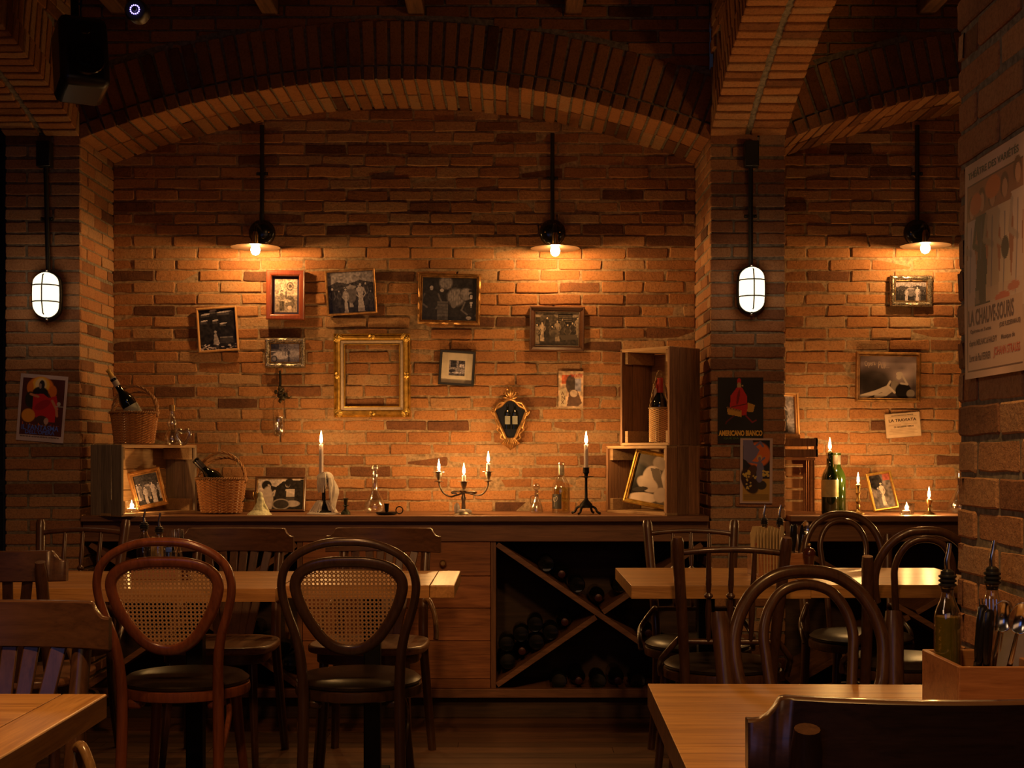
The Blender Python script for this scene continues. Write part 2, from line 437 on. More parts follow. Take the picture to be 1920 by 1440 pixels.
# --- transverse arches that run from the pillars towards the viewer
def cross_arch(name, xa, xb, rise, label):
    h = 1.665; yc = Yp - h; r = (h*h + rise*rise)/(2*rise); zc = ZS + rise - r; a0 = math.asin(h/r)
    mb = MB(); mb.mi = 1; n = int(2*a0*r/.0585); st = 2*a0/n; k = 40
    vs = []; fs = []
    for i in range(k+1):
        a = -a0 + 2*a0*i/k
        y, z = yc + (r+.012)*math.sin(a), zc + (r+.012)*math.cos(a)
        for x, zz in ((xa+.012,z),(xb-.012,z),(xb-.012,3.4),(xa+.012,3.4)): vs.append((x, y, zz))
    for i in range(k):
        for j in range(4): fs.append((4*i+j, 4*i+(j+1)%4, 4*i+4+(j+1)%4, 4*i+4+j))
    fs += [(0,1,2,3),(4*k+3,4*k+2,4*k+1,4*k)]; mb.add(vs, fs)
    w = xb - xa
    for i in range(n):
        a = -a0 + st*(i+.5); rad = Vector((0, math.sin(a), math.cos(a))); tan = Vector((0, math.cos(a), -math.sin(a)))
        c = Vector((0, yc, zc)) + rad*r
        for p, q in ((xa, xa+w/2-.014), (xa+w/2+.014, xb)):
            mb.brick(c + X*((p+q)/2), X, tan, -rad, q-p, .047, .1, bval(), 1.1)
        for x, N in ((xa+.006, -X), (xb-.006, X)):
            mb.brick(Vector((x, yc, zc)) + rad*(r+.10+.1), tan, rad, N, .048, .196, .04, bval(), 1.2)
    def keep(u, v, p, q): return math.hypot(Yp-3.33+u-yc, 2.6+v-zc) > r + .3
    wall_bricks(mb, (xa, Yp-3.33, 2.6), Y_, Z, -X, 3.33, .8, keep)
    wall_bricks(mb, (xb, Yp-3.33, 2.6), Y_, Z, X, 3.33, .8, keep)
    return struct(mb.build(name, [BR, MOD], smooth=False), label, 'arch')
cross_arch('ceiling_arch', X2, X2+PW, .35, 'brick cross arch springing from the middle pillar, lit from below')
cross_arch('ceiling_arch', X1-PW, X1, .26, 'brick cross arch springing from the pillar beside the doorway')

# --- floor, ceiling, far side walls
mb = MB(); y = -1.6; 
while y < 6.6:
    x = -4.2 + R.uniform(-.8,0)
    while x < 4.4:
        l = R.uniform(1.1,2.0); mb.bv = R.random(); mb.box((x+l/2, y+.048, -.01+R.uniform(-.0006,.0006)), (l-.002, .094, .02)); x += l
    y += .0965
struct(mb.build('floor', FLO, smooth=False), 'dark wooden plank floor')
mb = MB(); mb.box((0, 2.5, -.035), (8.6, 8.4, .03)); struct(mb.build('floor_base', MOD, smooth=False), 'screed under the plank floor', 'floor')
DKW = wood('dark_boards', (.03,.016,.01), (.085,.045,.025), 'x', .8, .7, 0, .2)
mb = MB(); 
for i in range(42): mb.box((0, -1.6+.2*i+.1, 3.42), (8.6, .194, .04))
struct(mb.build('ceiling', DKW, smooth=False), 'dark boarded ceiling')
BEM = wood('beam_wood', (.08,.035,.018), (.24,.11,.05), 'y', 1, .65, 0, .3)
for i, x in enumerate((-1.76, -1.085, -.43, .275, 1.86, 2.5)):
    mb = MB(); mb.box((x, 2.2, 3.275), (.075, 7.6, .21)); o = struct(mb.build('beam', BEM, smooth=False, bevel=.006), 'dark ceiling rafter', 'beam')
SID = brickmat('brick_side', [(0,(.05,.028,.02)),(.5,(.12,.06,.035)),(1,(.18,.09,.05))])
def sidewall(name, O, U, N, w, label):
    mb = MB(); O = Vector(O); mb.mi = 1
    c = O + U*(w/2) + Z*1.7 - N*.06; d = Vector((abs(U.x)*w + abs(N.x)*.1, abs(U.y)*w + abs(N.y)*.1, 3.42)); mb.box(c, d)
    wall_bricks(mb, O, U, Z, N, w, 3.38, course=.0562*2, bl=.4, gap=.012, rough=1.5)
    struct(mb.build(name, [SID, MOD], smooth=False), label)
sidewall('wall_left', (-4.1, -1.6, 0), Y_, X, 8.1, 'brick side wall')
sidewall('wall_right', (4.2, 6.6, 0), -Y_, -X, 8.2, 'brick side wall')
sidewall('wall_front', (4.2, -1.6, 0), -X, Y_, 8.3, 'brick wall behind the viewer')
# dark doorway left of the pillar: steel frame with dark glass
DBL = plain('door_steel', (.012,.014,.02), .4, .3, .2, 20)
mb = MB(); mb.box((-3.25, 6.2, 1.35), (1.9, .04, 2.7)); mb.box((-3.25, 6.25, 3.05), (1.95, .3, .75))
dr = struct(mb.build('door_1', DBL, smooth=False), 'dark steel door beside the brick pillar with the opera poster', 'door')
mb = MB()
for x in (-2.32, -2.9, -3.5): mb.box((x, 6.16, 1.35), (.05, .05, 2.7))
for z in (.05, 1.05, 2.0, 2.66): mb.box((-3.25, 6.165, z), (1.9, .04, .06))
plabel(mb.build('door_frame', plain('door_frame_steel', (.03,.04,.06), .35, .4, .2, 20), dr, smooth=False, bevel=.003), 'blue-black steel frame')

# ================================================================ counter with wine racks
CT = .919
mb = MB(); mb.box(((X1+X2)/2, 6.235, CT-.013), (X2-X1-.016, .51, .026))
tag(mb.build('shelf_top', CTR, bevel=.003), 'long dark wooden counter top below the picture niche', 'shelf')
mb = MB(); mb.box((X2+PW+1.2, 6.235, CT-.013), (2.36, .51, .026))
tag(mb.build('shelf_top', CTR, bevel=.003), 'dark wooden counter top in the second niche beyond the pillar', 'shelf')
def counter(x0, x1, bays, label):
    t = thing('wine_rack_counter', label, 'cabinet', ((x0+x1)/2, 6.2, 0)); cx = (x0+x1)/2
    def P(mb): mb.M = Matrix.Translation((-cx, -6.2, 0)); return mb
    w = x1 - x0
    mb = P(MB()); mb.box((cx, 6.035, .847), (w-.01, .03, .092)); mb.build('frieze_board', CTR, t, bevel=.003)
    mb = P(MB()); mb.box((cx, 6.03, .117), (w-.01, .04, .04)); mb.box((cx, 6.25, .11), (w-.01, .42, .02)); mb.build('bottom_board', CTR, t, bevel=.003)
    mb = P(MB()); mb.box((cx, 6.07, .047), (w-.01, .03, .094)); mb.build('plinth', DKW, t, bevel=.002)
    mb = P(MB()); mb.box((cx, 6.46, .5), (w-.01, .02, .76)); mb.build('back_panel', DKW, t)
    for kind, a, b in bays:
        if kind == 'post':
            mb = P(MB()); mb.box(((a+b)/2, 6.24, .4695), (b-a, .42, .665)); mb.build('post', CTZ, t, bevel=.002)
        elif kind == 'door':
            mb = P(MB()); zs = [.137, .18, .352, .50, .645, .80]
            for z0_, z1_ in zip(zs, zs[1:]):
                mb.bv = R.random(); mb.box(((a+b)/2, 6.04, (z0_+z1_)/2), (b-a-.004, .025, z1_-z0_-.003))
            mb.bv = .3
            d = mb.build('door', PLK, t, bevel=.0015)
            for kx in (b-.215, b-.19):
                mb = P(MB()); mb.lathe([(.004,0),(.006,.01),(.014,.016),(.016,.026),(.010,.034)], (kx, 6.028, .705), 14, Matrix.Rotation(PI/2, 3, 'X')); 
                if kx == b-.215: plabel(mb.build('knob', BRA, d), 'small round knob')
        else:
            za, zb = .139, .80; yy = 6.235; dd = .40; th = .024
            mb = P(MB()); mb.beam((a+.004, yy, zb-.012), (b-.004, yy, za+.012), dd, th); mb.build('brace', CTR, t, bevel=.001)
            mx, mz = (a+b)/2, (za+zb)/2; u = Vector((b-a-.008, 0, zb-za-.024)); un = u.normalized()
            for s0, s1 in (((a+.004, za+.012), (mx-un.x*.019, mz-un.z*.019)), ((mx+un.x*.019, mz+un.z*.019), (b-.004, zb-.012))):
                mb = P(MB()); mb.beam((s0[0], yy-.004, s0[1]), (s1[0], yy-.004, s1[1]), dd, th); mb.build('brace', CTR, t, bevel=.001)
    return t
xa_ = W(565, 0, 6).x; xb_ = W(920, 0, 6).x; xc_ = W(930, 0, 6).x
counter(X1, X2, [('rack', X1+.03, xa_-.024), ('post', xa_-.024, xa_), ('door', xa_, xb_), ('post', xb_, xc_), ('rack', xc_, X2-.03)],
        'reclaimed wood counter front with two diamond wine racks and a plank door')
x0_ = X2+PW
counter(x0_, x0_+2.36, [('rack', x0_+.03, x0_+1.14), ('post', x0_+1.14, x0_+1.17), ('door', x0_+1.17, x0_+2.33)],
        'reclaimed wood counter front with diamond wine rack in the second niche')

# bottles lying in the racks
def wine_profile(L=.30, r=.037):
    return [(r*.55,.002),(r*.9,0),(r,.006),(r,L*.58),(r*.93,L*.64),(r*.6,L*.71),(r*.4,L*.76),(r*.37,L*.95),(r*.43,L*.955),(r*.43,L*.985),(r*.36,L)]
def rack_bottle(x, z, label, group, src=[None], cap=0):
    rot = (PI/2, 0, 0) if cap else (-PI/2, 0, 0)
    y = 6.40 if cap else 6.09
    if src[0] is None:
        t = thing('wine_bottle', label, 'bottle', (x,y,z), group=group, rot=rot)
        MB().lathe(wine_profile(), seg=20).build('glass', BDK, t)
        plabel(MB().lathe([(.0150,.245),(.0165,.27),(.0168,.3),(.008,.3025)], seg=18).build('capsule', plain('red_foil', (.05,.012,.010), .35, .3, .2), t), 'dark red foil capsule')
        src[0] = t; return t
    return dup(src[0], (x,y,z), 0, label, group, rot)
def fill(a, b, which, rows, label, group):
    za, zb = .139+.012, .80-.012; mx, mz = (a+b)/2, (za+zb)/2; ang = math.atan2(zb-za, b-a); r = .0385
    if which == 'left':      # V between the left post and the lower left brace
        base = [(a + r + .014 + .079*i*math.cos(ang), 0) for i in range(rows)]
        for i, (x, _) in enumerate(base):
            z = za + (x-a)*math.tan(ang) + (r+.0135)/math.cos(ang); rack_bottle(x, z, label, group, cap=i % 3 == 1)
            if i < rows-2: rack_bottle(x-.005, z+.080, label, group)
    if which == 'top':
        for i in range(rows):
            for sgn in (-1, 1):
                d = (r+.0135)/math.sin(PI/2-ang)
                x = mx + sgn*(.001+ r*math.sin(ang)*1.06 + .079*i)*1.0*math.cos(ang) * 1.25 if i == 0 else mx + sgn*(.03 + .079*i)*math.cos(ang)*1.08
                if i == 0 and sgn == 1: x = mx; 
                if i == 0 and sgn == -1: continue
                z = mz + abs(x-mx)*math.tan(ang) + d + (.006 if i == 0 else 0); rack_bottle(x, z, label, group, cap=(i+sgn) % 3 == 1)
    if which == 'right':
        for i in range(rows):
            x = b - r - .004 - .079*i*math.cos(ang); z = za + (b-x)*math.tan(ang) + (r+.0135)/math.cos(ang); rack_bottle(x, z, label, group, cap=i % 2)
    if which == 'bottom':
        for i in range(rows): rack_bottle(mx - .09*(rows-1)/2 + .09*i, .12+r, label, group, cap=i % 2)
ra, rb = xc_, X2-.03
fill(ra, rb, 'left', 5, 'dark wine bottle lying against the plank-door side of the diamond rack', 'bottles in the rack pocket beside the plank door')
fill(ra, rb, 'top', 4, 'dark wine bottle lying in the upper pocket where the rack boards cross', 'bottles in the upper rack pocket')
fill(ra, rb, 'right', 4, 'dark wine bottle lying in the rack pocket against the pillar', 'bottles in the rack pocket beside the pillar')
fill(ra, rb, 'bottom', 5, 'dark wine bottle lying at the bottom of the rack under the crossed boards', 'bottles at the bottom of the rack')
ra, rb = X1+.03, xa_-.024
fill(ra, rb, 'right', 5, 'dark wine bottle lying in the rack behind the cane-backed chairs', 'bottles in the rack behind the cane-backed chairs')
fill(ra, rb, 'bottom', 4, 'dark wine bottle at the bottom of the rack seen under the long table', 'bottles at the bottom of the rack under the long table')
fill(x0_+.03, x0_+1.14, 'right', 4, 'dark wine bottle lying in the rack of the second niche', 'bottles in the rack of the second niche')
# ================================================================ tables
def table(label, x0, x1, y0, y1, ped, rz=0, ends=True, thick=.045, group=None):
    cx, cy = (x0+x1)/2, (y0+y1)/2; w, d = x1-x0, y1-y0
    t = thing('dining_table', label, 'table', (cx, cy, 0), rz, group)
    e = .085 if ends else 0; zt = .75 - thick/2
    mb = MB(); n = 5; bw = d/n
    for i in range(n):
        mb.bv = R.random(); mb.box((0, -d/2 + bw*(i+.5), zt), (w-2*e-.002, bw-.0006, thick))
    mb.build('tabletop', OAK, t, smooth=False, bevel=.0012)
    if ends:
        for s in (-1, 1):
            MB().box((s*(w/2-e/2), 0, zt), (e-.001, d, thick)).build('end_board', OAKY, t, smooth=False, bevel=.003)
    for px, pr in ped:
        mb = MB(); mb.box((px-cx, 0, .36), (pr, pr, .69)); mb.build('pedestal', BLK, t, bevel=.006)
        mb = MB(); mb.box((px-cx, 0, .70), (.34, .06, .012)); mb.box((px-cx, 0, .70), (.06, .34, .012)); mb.build('bracket', BLK, t, smooth=False)
        mb = MB(); mb.box((px-cx, 0, .012), (.42, .09, .022)); mb.box((px-cx, 0, .0125), (.09, .42, .022)); mb.build('foot', BLK, t, bevel=.004)
    return t
tabs = {}
tabs['T1'] = table('long oak table behind the reddish cane chair, joined to a shorter table', -2.05, -.787, 4.44, 5.09, [(-1.13, .06), (-1.75, .06)], ends=False)
tabs['T2'] = table('short oak table behind the dark cane chair in front of the plank door', -.783, -.196, 4.55, 5.11, [(-.505, .06)])
tabs['T3'] = table('oak table in front of the crossed rack boards holding the box with napkins', .405, 1.018, 4.535, 5.24, [(.71, .06)], ends=False)
tabs['T4'] = table('brightly lit oak table beyond the pepper mill, joined to the napkin-box table', 1.022, 1.66, 4.56, 5.24, [(1.34, .06)], ends=False)
tabs['T5'] = table('oak table corner nearest the viewer below the wide curved chair rail', -1.5, -.757, 1.78, 2.495, [(-1.12, .06)], rz=0)
tabs['T6'] = table('large oak table against the near pillar carrying the cutlery box', .256, .886, 1.9, 2.6, [(.57, .06)], rz=math.radians(-1.3), ends=False)

# ================================================================ chairs: sitter faces -y, back at +y
def post_y(z, lean=.10, yb=.20):
    return yb if z < .45 else yb + (z-.45)*lean/.48
def round_seat(t, wood_, pad=True, r=.205):
    mb = MB(); mb.lathe([(r-.010,.418),(r,.422),(r+.002,.436),(r,.450),(r-.02,.456)], (0,0,0), 40); mb.build('seat_frame', wood_, t)
    if pad: MB().lathe([(r-.03,.452),(r-.006,.456),(r-.002,.466),(r-.02,.480),(r*.6,.488),(.01,.49)], (0,0,0), 40).build('seat_pad', PAD, t)
    else: MB().lathe([(r-.03,.452),(r-.006,.456),(r-.02,.464),(r*.6,.458),(.01,.456)], (0,0,0), 40).build('seat', SEA, t)
def front_legs(t, wood_, r=.155):
    for s in (-1, 1):
        MB().tube(cr([(s*r*.85,-.14,.42),(s*r*.92,-.155,.25),(s*r*1.08,-.185,0)], 5), [.019,.0185,.018,.018,.0175,.017,.0165,.016,.0155,.015,.0145], 12).build('leg', wood_, t)
def hook(t, mat_, s, xp, yp, zp, xs=.205, ys=.04, zs=.445):
    """bentwood brace from the back post down to the side of the seat"""
    p = cr([(s*xp, yp, zp), (s*(xp+.008), yp-.035, zp+.012), (s*(xs+.006), (yp+ys)/2+.01, lerp(zp,zs,.45)), (s*(xs+.016), ys+.03, zs+.03), (s*(xs+.012), ys, zs-.012)], 6)
    o = MB().tube(p, .0105, 10).build('brace', mat_, t); return o
def ring_stretcher(t, wood_, r=.15, z=.25):
    MB().tube([(r*math.cos(a), r*math.sin(a), z) for a in [2*PI*k/36 for k in range(36)]], .009, 8, closed=True).build('stretcher', wood_, t)

def cane_chair(label, loc, rz, wood_, group):
    t = thing('cane_back_chair', label, 'chair', loc, rz, group)
    half = [(0,.931),(.075,.925),(.145,.898),(.188,.86),(.205,.81),(.203,.76),(.188,.70),(.170,.645),(.157,.58),(.151,.50),(.150,.42),(.151,.28),(.156,.12),(.168,0)]
    def back(z): return .205 + max(0, z-.45)*.21 + (max(0,.3-z))*.10
    pts = [(-x, back(z), z) for x, z in half[::-1]] + [(x, back(z), z) for x, z in half[1:]]
    c = cr(pts, 6); n = len(c); rad = [lerp(.0175,.0135, max(0, min(1, (p.z-.45)/.3))) for p in c]
    MB().tube(c, rad, 14).build('back_hoop', wood_, t)
    egg = [(0,.885),(.07,.882),(.13,.866),(.168,.836),(.181,.80),(.176,.76),(.158,.71),(.130,.66),(.093,.612),(.050,.583),(0,.573)]
    full = egg + [(-x, z) for x, z in egg[-2:0:-1]]
    o = cr([(x, 0, z) for x, z in full], 5, True); cz = .735
    ctr = Vector((0,0,cz)); ins = []
    m = len(o); tn = [(o[(i+1)%m]-o[i-1]).normalized() for i in range(m)]
    ins = [o[i] + Vector((-tn[i].z, 0, tn[i].x))*(-.034) if False else o[i] + (Vector((tn[i].z,0,-tn[i].x))*.034) for i in range(m)]
    if (ins[0]-ctr).length > (o[0]-ctr).length: ins = [o[i] - (Vector((tn[i].z,0,-tn[i].x))*.034) for i in range(m)]
    mb = MB(); vs = []; fs = []
    th = .011
    for i in range(m):
        a, b = o[i], ins[i]
        for q, dy in ((a,-th*.5),(lerp(a,b,.2),-th),(lerp(a,b,.8),-th),(b,-th*.5),(b,th*.5),(lerp(a,b,.8),th),(lerp(a,b,.2),th),(a,th*.5)):
            vs.append((q.x, back(q.z)-.004+dy, q.z))
    for i in range(m):
        j = (i+1) % m
        for k in range(8): fs.append((8*i+k, 8*i+(k+1)%8, 8*j+(k+1)%8, 8*j+k))
    mb.add(vs, fs).build('back_frame', wood_, t, angle=70)
    vs = [(p.x*1.02, back(p.z)-.004, p.z) for p in ins]
    MB().add(vs, [list(range(m))]).build('cane_panel', CANE, t, smooth=False)
    round_seat(t, wood_); front_legs(t, wood_)
    for s in (-1, 1):
        MB().tube(cr([(s*.155,.20,.25),(s*.17,.15,.36),(s*.15,.06,.405)], 5), .009, 8).build('brace', BRA if False else wood_, t)
        mb = MB(); mb.box((s*.128,.13,.408), (.05,.06,.03)); mb.build('corner_block', wood_, t, bevel=.01)
    return t

def spindle_chair(label, loc, rz, group, src=[None]):
    if src[0]: return dup(src[0], loc, rz, label, group)
    t = thing('spindle_back_chair', label, 'chair', loc, rz, group); src[0] = t
    for s in (-1, 1):
        p = cr([(s*.165,.235,0),(s*.148,.2,.25),(s*.146,.195,.46),(s*.155,.225,.62),(s*.168,.262,.78),(s*.178,.292,.925)], 6)
        MB().tube(p, [lerp(.015,.0205,i/(len(p)-1)) for i in range(len(p)-1)] + [.016], 14).build('back_post', WAZ, t)
        hook(t, WAZ, s, .150, .20, .565)
    def rail(z, w, y, arch, bow, name, r):
        MB().tube([(w*u, y + bow*(1-u*u), z + arch*(1-u*u)) for u in [k/12 for k in range(-12,13)]], r, 10).build(name, WAZ, t)
    rail(.872, .168, .277, .012, .012, 'top_rail', .0105); rail(.572, .148, .212, 0, .01, 'lower_rail', .010)
    for x in (-.075, .0, .075):
        mb = MB(); a, b = Vector((x*.93,.222,.572)), Vector((x,.289,.882)); d = (b-a).to_track_quat('Z','X').to_matrix(); Ls = (b-a).length
        pr = [(.007,0),(.009,.05),(.011,.10),(.009,.135),(.007,.15),(.0145,.158),(.0145,.164),(.007,.172),(.010,.20),(.009,.25),(.007,Ls)]
        mb.lathe(pr, a, 12, d); mb.build('spindle', WAZ, t)
    round_seat(t, WAZ); front_legs(t, WAZ); ring_stretcher(t, WAZ)
    return t

def hoop_chair(label, loc, rz, group, src=[None]):
    if src[0]: return dup(src[0], loc, rz, label, group)
    t = thing('hoop_back_chair', label, 'chair', loc, rz, group); src[0] = t
    def by(z): return .195 + max(0, z-.45)*.21
    for s in (-1, 1):
        p = cr([(s*.19,.235,0),(s*.18,.2,.25),(s*.175,.195,.46),(s*.18,by(.65),.65),(s*.191,by(.857),.857)], 6)
        MB().tube(p, [lerp(.016,.0205,i/(len(p)-1)) for i in range(len(p)-1)] + [.0175], 16).build('back_post', WAZ, t)
        hook(t, WAZ, s, .172, .20, .56)
    def hoop(pts, r, name):
        q = [(-x, by(z)-.004, z) for x, z in pts[::-1]] + [(x, by(z)-.004, z) for x, z in pts[1:]]
        MB().tube(cr(q, 7), r, 14).build(name, WAZ, t)
    hoop([(0,.943),(.06,.935),(.11,.905),(.143,.86),(.160,.81),(.162,.77),(.156,.72),(.150,.70)], .0145, 'outer_hoop')
    hoop([(0,.915),(.05,.902),(.082,.865),(.097,.815),(.094,.76),(.086,.68),(.078,.58),(.074,.455)], .0115, 'inner_hoop')
    round_seat(t, WAZ); front_legs(t, WAZ); ring_stretcher(t, WAZ)
    return t

def rail_chair(label, loc, rz, group, src=[None], wood_=None):
    if src[0]: return dup(src[0], loc, rz, label, group)
    t = thing('rail_back_chair', label, 'chair', loc, rz, group); src[0] = t
    def cy(u): return .295 - .05*u*u          # plan curve of the rail
    # top rail
    cols = []; hw = .236; n = 60
    for i in range(n+1):
        x = -hw + 2*hw*i/n; u = abs(x)/hw
        top = .896 if u < .83 else (.896 - .032*(1-(1-min(1, (u-.83)/.13))**2))
        bot = .800 - .002*u
        cols.append((x, cy(x/hw), top, bot))
    vs = []; fs = []; th = .013
    for x, y, a, b in cols:
        for yy, z in ((y-th,b+.003),(y-th,a-.003),(y-th+.004,a),(y+th-.004,a),(y+th,a-.003),(y+th,b+.003),(y+th-.004,b),(y-th+.004,b)): vs.append((x, yy, z))
    for i in range(n):
        for k in range(8): fs.append((8*i+k, 8*i+(k+1)%8, 8*i+8+(k+1)%8, 8*i+8+k))
    fs += [list(range(8))[::-1], [8*n+k for k in range(8)]]
    MB().add(vs, fs).build('top_rail', WAL, t, angle=50)
    for s in (-1, 1):
        p = cr([(s*.200,.25,0),(s*.185,.212,.25),(s*.172,.2,.45),(s*.168,.235,.62),(s*.170,.300,.862)], 6)
        MB().tube(p, [lerp(.0165,.0195,min(1,i/(len(p)-1)*1.6)) for i in range(len(p)-1)] + [.016], 14).build('back_post', WAZ, t)
        MB().tube(cr([(s*.172,.225,.60),(s*.195,.19,.612),(s*.222,.165,.56),(s*.232,.145,.49),(s*.232,.135,.462)], 6), .0105, 10).build('brace', BRZ, t)
    for x0, x1 in ((-.062,-.125),(-.036,-.066),(-.012,-.02),(.012,.02),(.036,.066),(.062,.125)):
        w = .0165
        a, b = Vector((x0,.195,.47)), Vector((x1, cy(x1/hw), .81))
        MB().beam(a, b, w*2, .009, up=(0,1,0)).build('slat', WAZ, t, bevel=.003)
    out = []
    for k in range(40):
        a = 2*PI*k/40; c, s_ = math.cos(a), math.sin(a); ex = .62
        x = math.copysign(abs(c)**ex, c)*.225; y = math.copysign(abs(s_)**ex, s_)*.205; x *= (1.0 + .06*(-y/.205))
        out.append((x, y-.005))
    MB().prism(out, .445, .474, 'z').build('seat', SEA, t, bevel=.009, bseg=3)
    MB().prism([(x*.86, y*.86) for x, y in out], .405, .446, 'z').build('apron', WAL, t, bevel=.004)
    for s in (-1, 1):
        MB().tube([(s*.155,-.13,.43),(s*.163,-.145,.25),(s*.178,-.175,0)], [.020,.018,.014], 4).build('leg', WAZ, t, bevel=.004, angle=30)
    return t
BRZ = wood('worn_beech_brace', (.16,.08,.035), (.34,.19,.08), 'z', 1, .25, .5, .04)

# woven cane: strands two by two with open holes
def canemat():
    m, nt, b = nodes('woven_cane'); setp(b, (.42,.22,.10), .45, 0, .5)
    tc = nt.nodes.new('ShaderNodeTexCoord'); sp = nt.nodes.new('ShaderNodeSeparateXYZ'); L(nt, tc.outputs['Object'], sp.inputs[0])
    def M(op, a, b_=None, v=None):
        n = nt.nodes.new('ShaderNodeMath'); n.operation = op
        for i, q in enumerate((a, b_)):
            if q is None: continue
            if isinstance(q, (int, float)): n.inputs[i].default_value = q
            else: L(nt, q, n.inputs[i])
        return n.outputs[0]
    p = .0128
    def fr(o): return M('ABSOLUTE', M('SUBTRACT', M('FRACT', M('ADD', M('DIVIDE', o, p), 100.0)), .5))
    fx, fz = fr(sp.outputs['X']), fr(sp.outputs['Z'])
    r = M('SQRT', M('ADD', M('MULTIPLY', fx, fx), M('MULTIPLY', fz, fz)))
    big = M('LESS_THAN', r, .30)
    def fr2(o): return M('ABSOLUTE', M('SUBTRACT', M('FRACT', M('ADD', M('DIVIDE', o, p), 100.5)), .5))
    gx, gz = fr2(sp.outputs['X']), fr2(sp.outputs['Z'])
    sm1 = M('LESS_THAN', M('SQRT', M('ADD', M('MULTIPLY', gx, gx), M('MULTIPLY', gz, gz))), .10)
    hole = M('MAXIMUM', big, sm1)
    # strand edges
    e = M('MULTIPLY', M('ABSOLUTE', M('SINE', M('MULTIPLY', sp.outputs['X'], 2*PI/p*2))), M('ABSOLUTE', M('SINE', M('MULTIPLY', sp.outputs['Z'], 2*PI/p*2))))
    rr = ramp(nt, e, [(.0, (.36,.17,.06)), (.35, (.78,.46,.18))]); L(nt, rr.outputs[0], b.inputs['Base Color'])
    L(nt, M('SUBTRACT', 1.0, hole), b.inputs['Alpha']); bump(nt, b, e, .5, .001)
    return m
CANE = canemat()
def at(px, py_ref, z, Y): return ((px-CX)/FP*Y, Y, 0)
gC = 'bentwood chairs with woven cane backs'; gR = 'wooden chairs with a wide curved top rail'; gS = 'spindle back chairs'; gH = 'bentwood chairs with double hoop backs'
cane_chair('reddish bentwood chair with a round woven cane back and dark pad', (-1.065, 4.36, 0), PI, RED, gC)
cane_chair('dark brown bentwood chair with a round woven cane back before the plank door', (-.50, 4.36, 0), PI, DRK, gC)
rail_chair('wooden rail-back chair between the condiment bottles and the two cane chairs', (-1.13, 5.17, 0), -.04, gR)
rail_chair('wooden rail-back chair standing before the plank door of the counter', (-.545, 5.17, 0), -.09, gR)
rail_chair('wooden rail-back chair with its back to the viewer at the long table end', (-1.642, 4.44, 0), PI+.02, gR)
rail_chair('wooden rail-back chair behind the oak table corner nearest the viewer', (-1.045, 2.47, 0), .05, gR)
rail_chair('dark rail-back chair closest to the viewer, hiding the front of the large table', (.541, 1.93, 0), PI-.03, gR)
spindle_chair('spindle back chair between the brick pillar by the doorway and the long table', (-1.78, 5.22, 0), -.03, gS)
spindle_chair('spindle back chair standing before the diamond rack at the napkin-box table', (.72, 5.17, 0), -.04, gS)
spindle_chair('spindle back chair with its back to the viewer before the napkin box', (.735, 4.66, 0), PI-.05, gS)
hoop_chair('double hoop chair behind the large table, its hoops nearest the viewer', (.650, 2.61, 0), .04, gH)
hoop_chair('double hoop chair before the second counter, beyond the pepper mill', (1.40, 5.35, 0), .02, gH)
hoop_chair('double hoop chair with its back to the viewer beside the near pillar', (1.375, 4.72, 0), PI, gH)

# ================================================================ wall lamps
BULBS = []; BULKS = []
def wall_lamp(px, py, pxp, label, ztop, first=[None]):
    """arm lamp: round wall plate, swan arm, flat shade disc and bare bulb, conduit up the wall"""
    Y = 6.30; c = W(px, py, Y); pl = W(pxp, 435, 6.46)
    t = thing('wall_lamp', label, 'lamp', (pl.x, 6.49, pl.z), group='bare bulb wall lamps with flat shades')
    dx, dy, dz = c.x-pl.x, c.y-6.49, c.z-pl.z
    MB().lathe([(.064,0),(.064,.012),(.055,.026),(.03,.034),(.008,.036)], (0,0,0), 32, Matrix.Rotation(PI/2, 3, 'X')).build('wall_plate', BLG, t)
    mb = MB(); 
    for x_, z_ in ((-.035,.0),(.035,.0)): mb.ball((x_, -.03, z_), .005, 8, 6)
    mb.build('screw', BRA, t)
    MB().tube(cr([(0,-.02,.0),(dx*.3,dy*.45,.012),(dx*.85,dy*.9,.012),(dx,dy,dz+.075),(dx,dy,dz+.05)], 6), .006, 8).build('arm', BLG, t)
    MB().lathe([(.012,.02),(.014,.03),(.014,.07),(.009,.085)], (dx,dy,dz), 18).build('socket', BRA, t)
    MB().lathe([(.014,.022),(.05,.020),(.116,.012),(.1165,.010),(.05,.0175),(.014,.019)], (dx,dy,dz), 48, cap=False).build('shade', plain('shade_enamel', (.05,.035,.025), .3, .2, .1), t)
    MB().lathe([(.004,-.0265),(.014,-.0225),(.0205,-.012),(.0225,0),(.0195,.012),(.013,.021)], (dx,dy,dz), 20).build('bulb', BUL, t)
    h = ztop - pl.z
    MB().tube([(0,-.012,.05),(0,-.012,h)], .0105, 10).build('conduit', BPL, t)
    mb = MB(); mb.box((0,-.006,h*.55), (.055,.012,.014)); mb.ball((-.02,-.014,h*.55), .005, 8, 6); mb.ball((.02,-.014,h*.55), .005, 8, 6); mb.build('clip', BPL, t)
    BULBS.append(c + Vector((0,0,-.004)))
wall_lamp(479, 468, 490, 'black wall lamp with bare bulb above the two small pictures near the doorway side', W(490,235,6.48).z)
wall_lamp(1041, 470, 1036, 'black wall lamp with bare bulb above the dark wood framed crowd photograph', W(1036,250,6.48).z)
wall_lamp(1735, 465, 1722, 'black wall lamp with bare bulb in the second niche', W(1722,235,6.48).z)
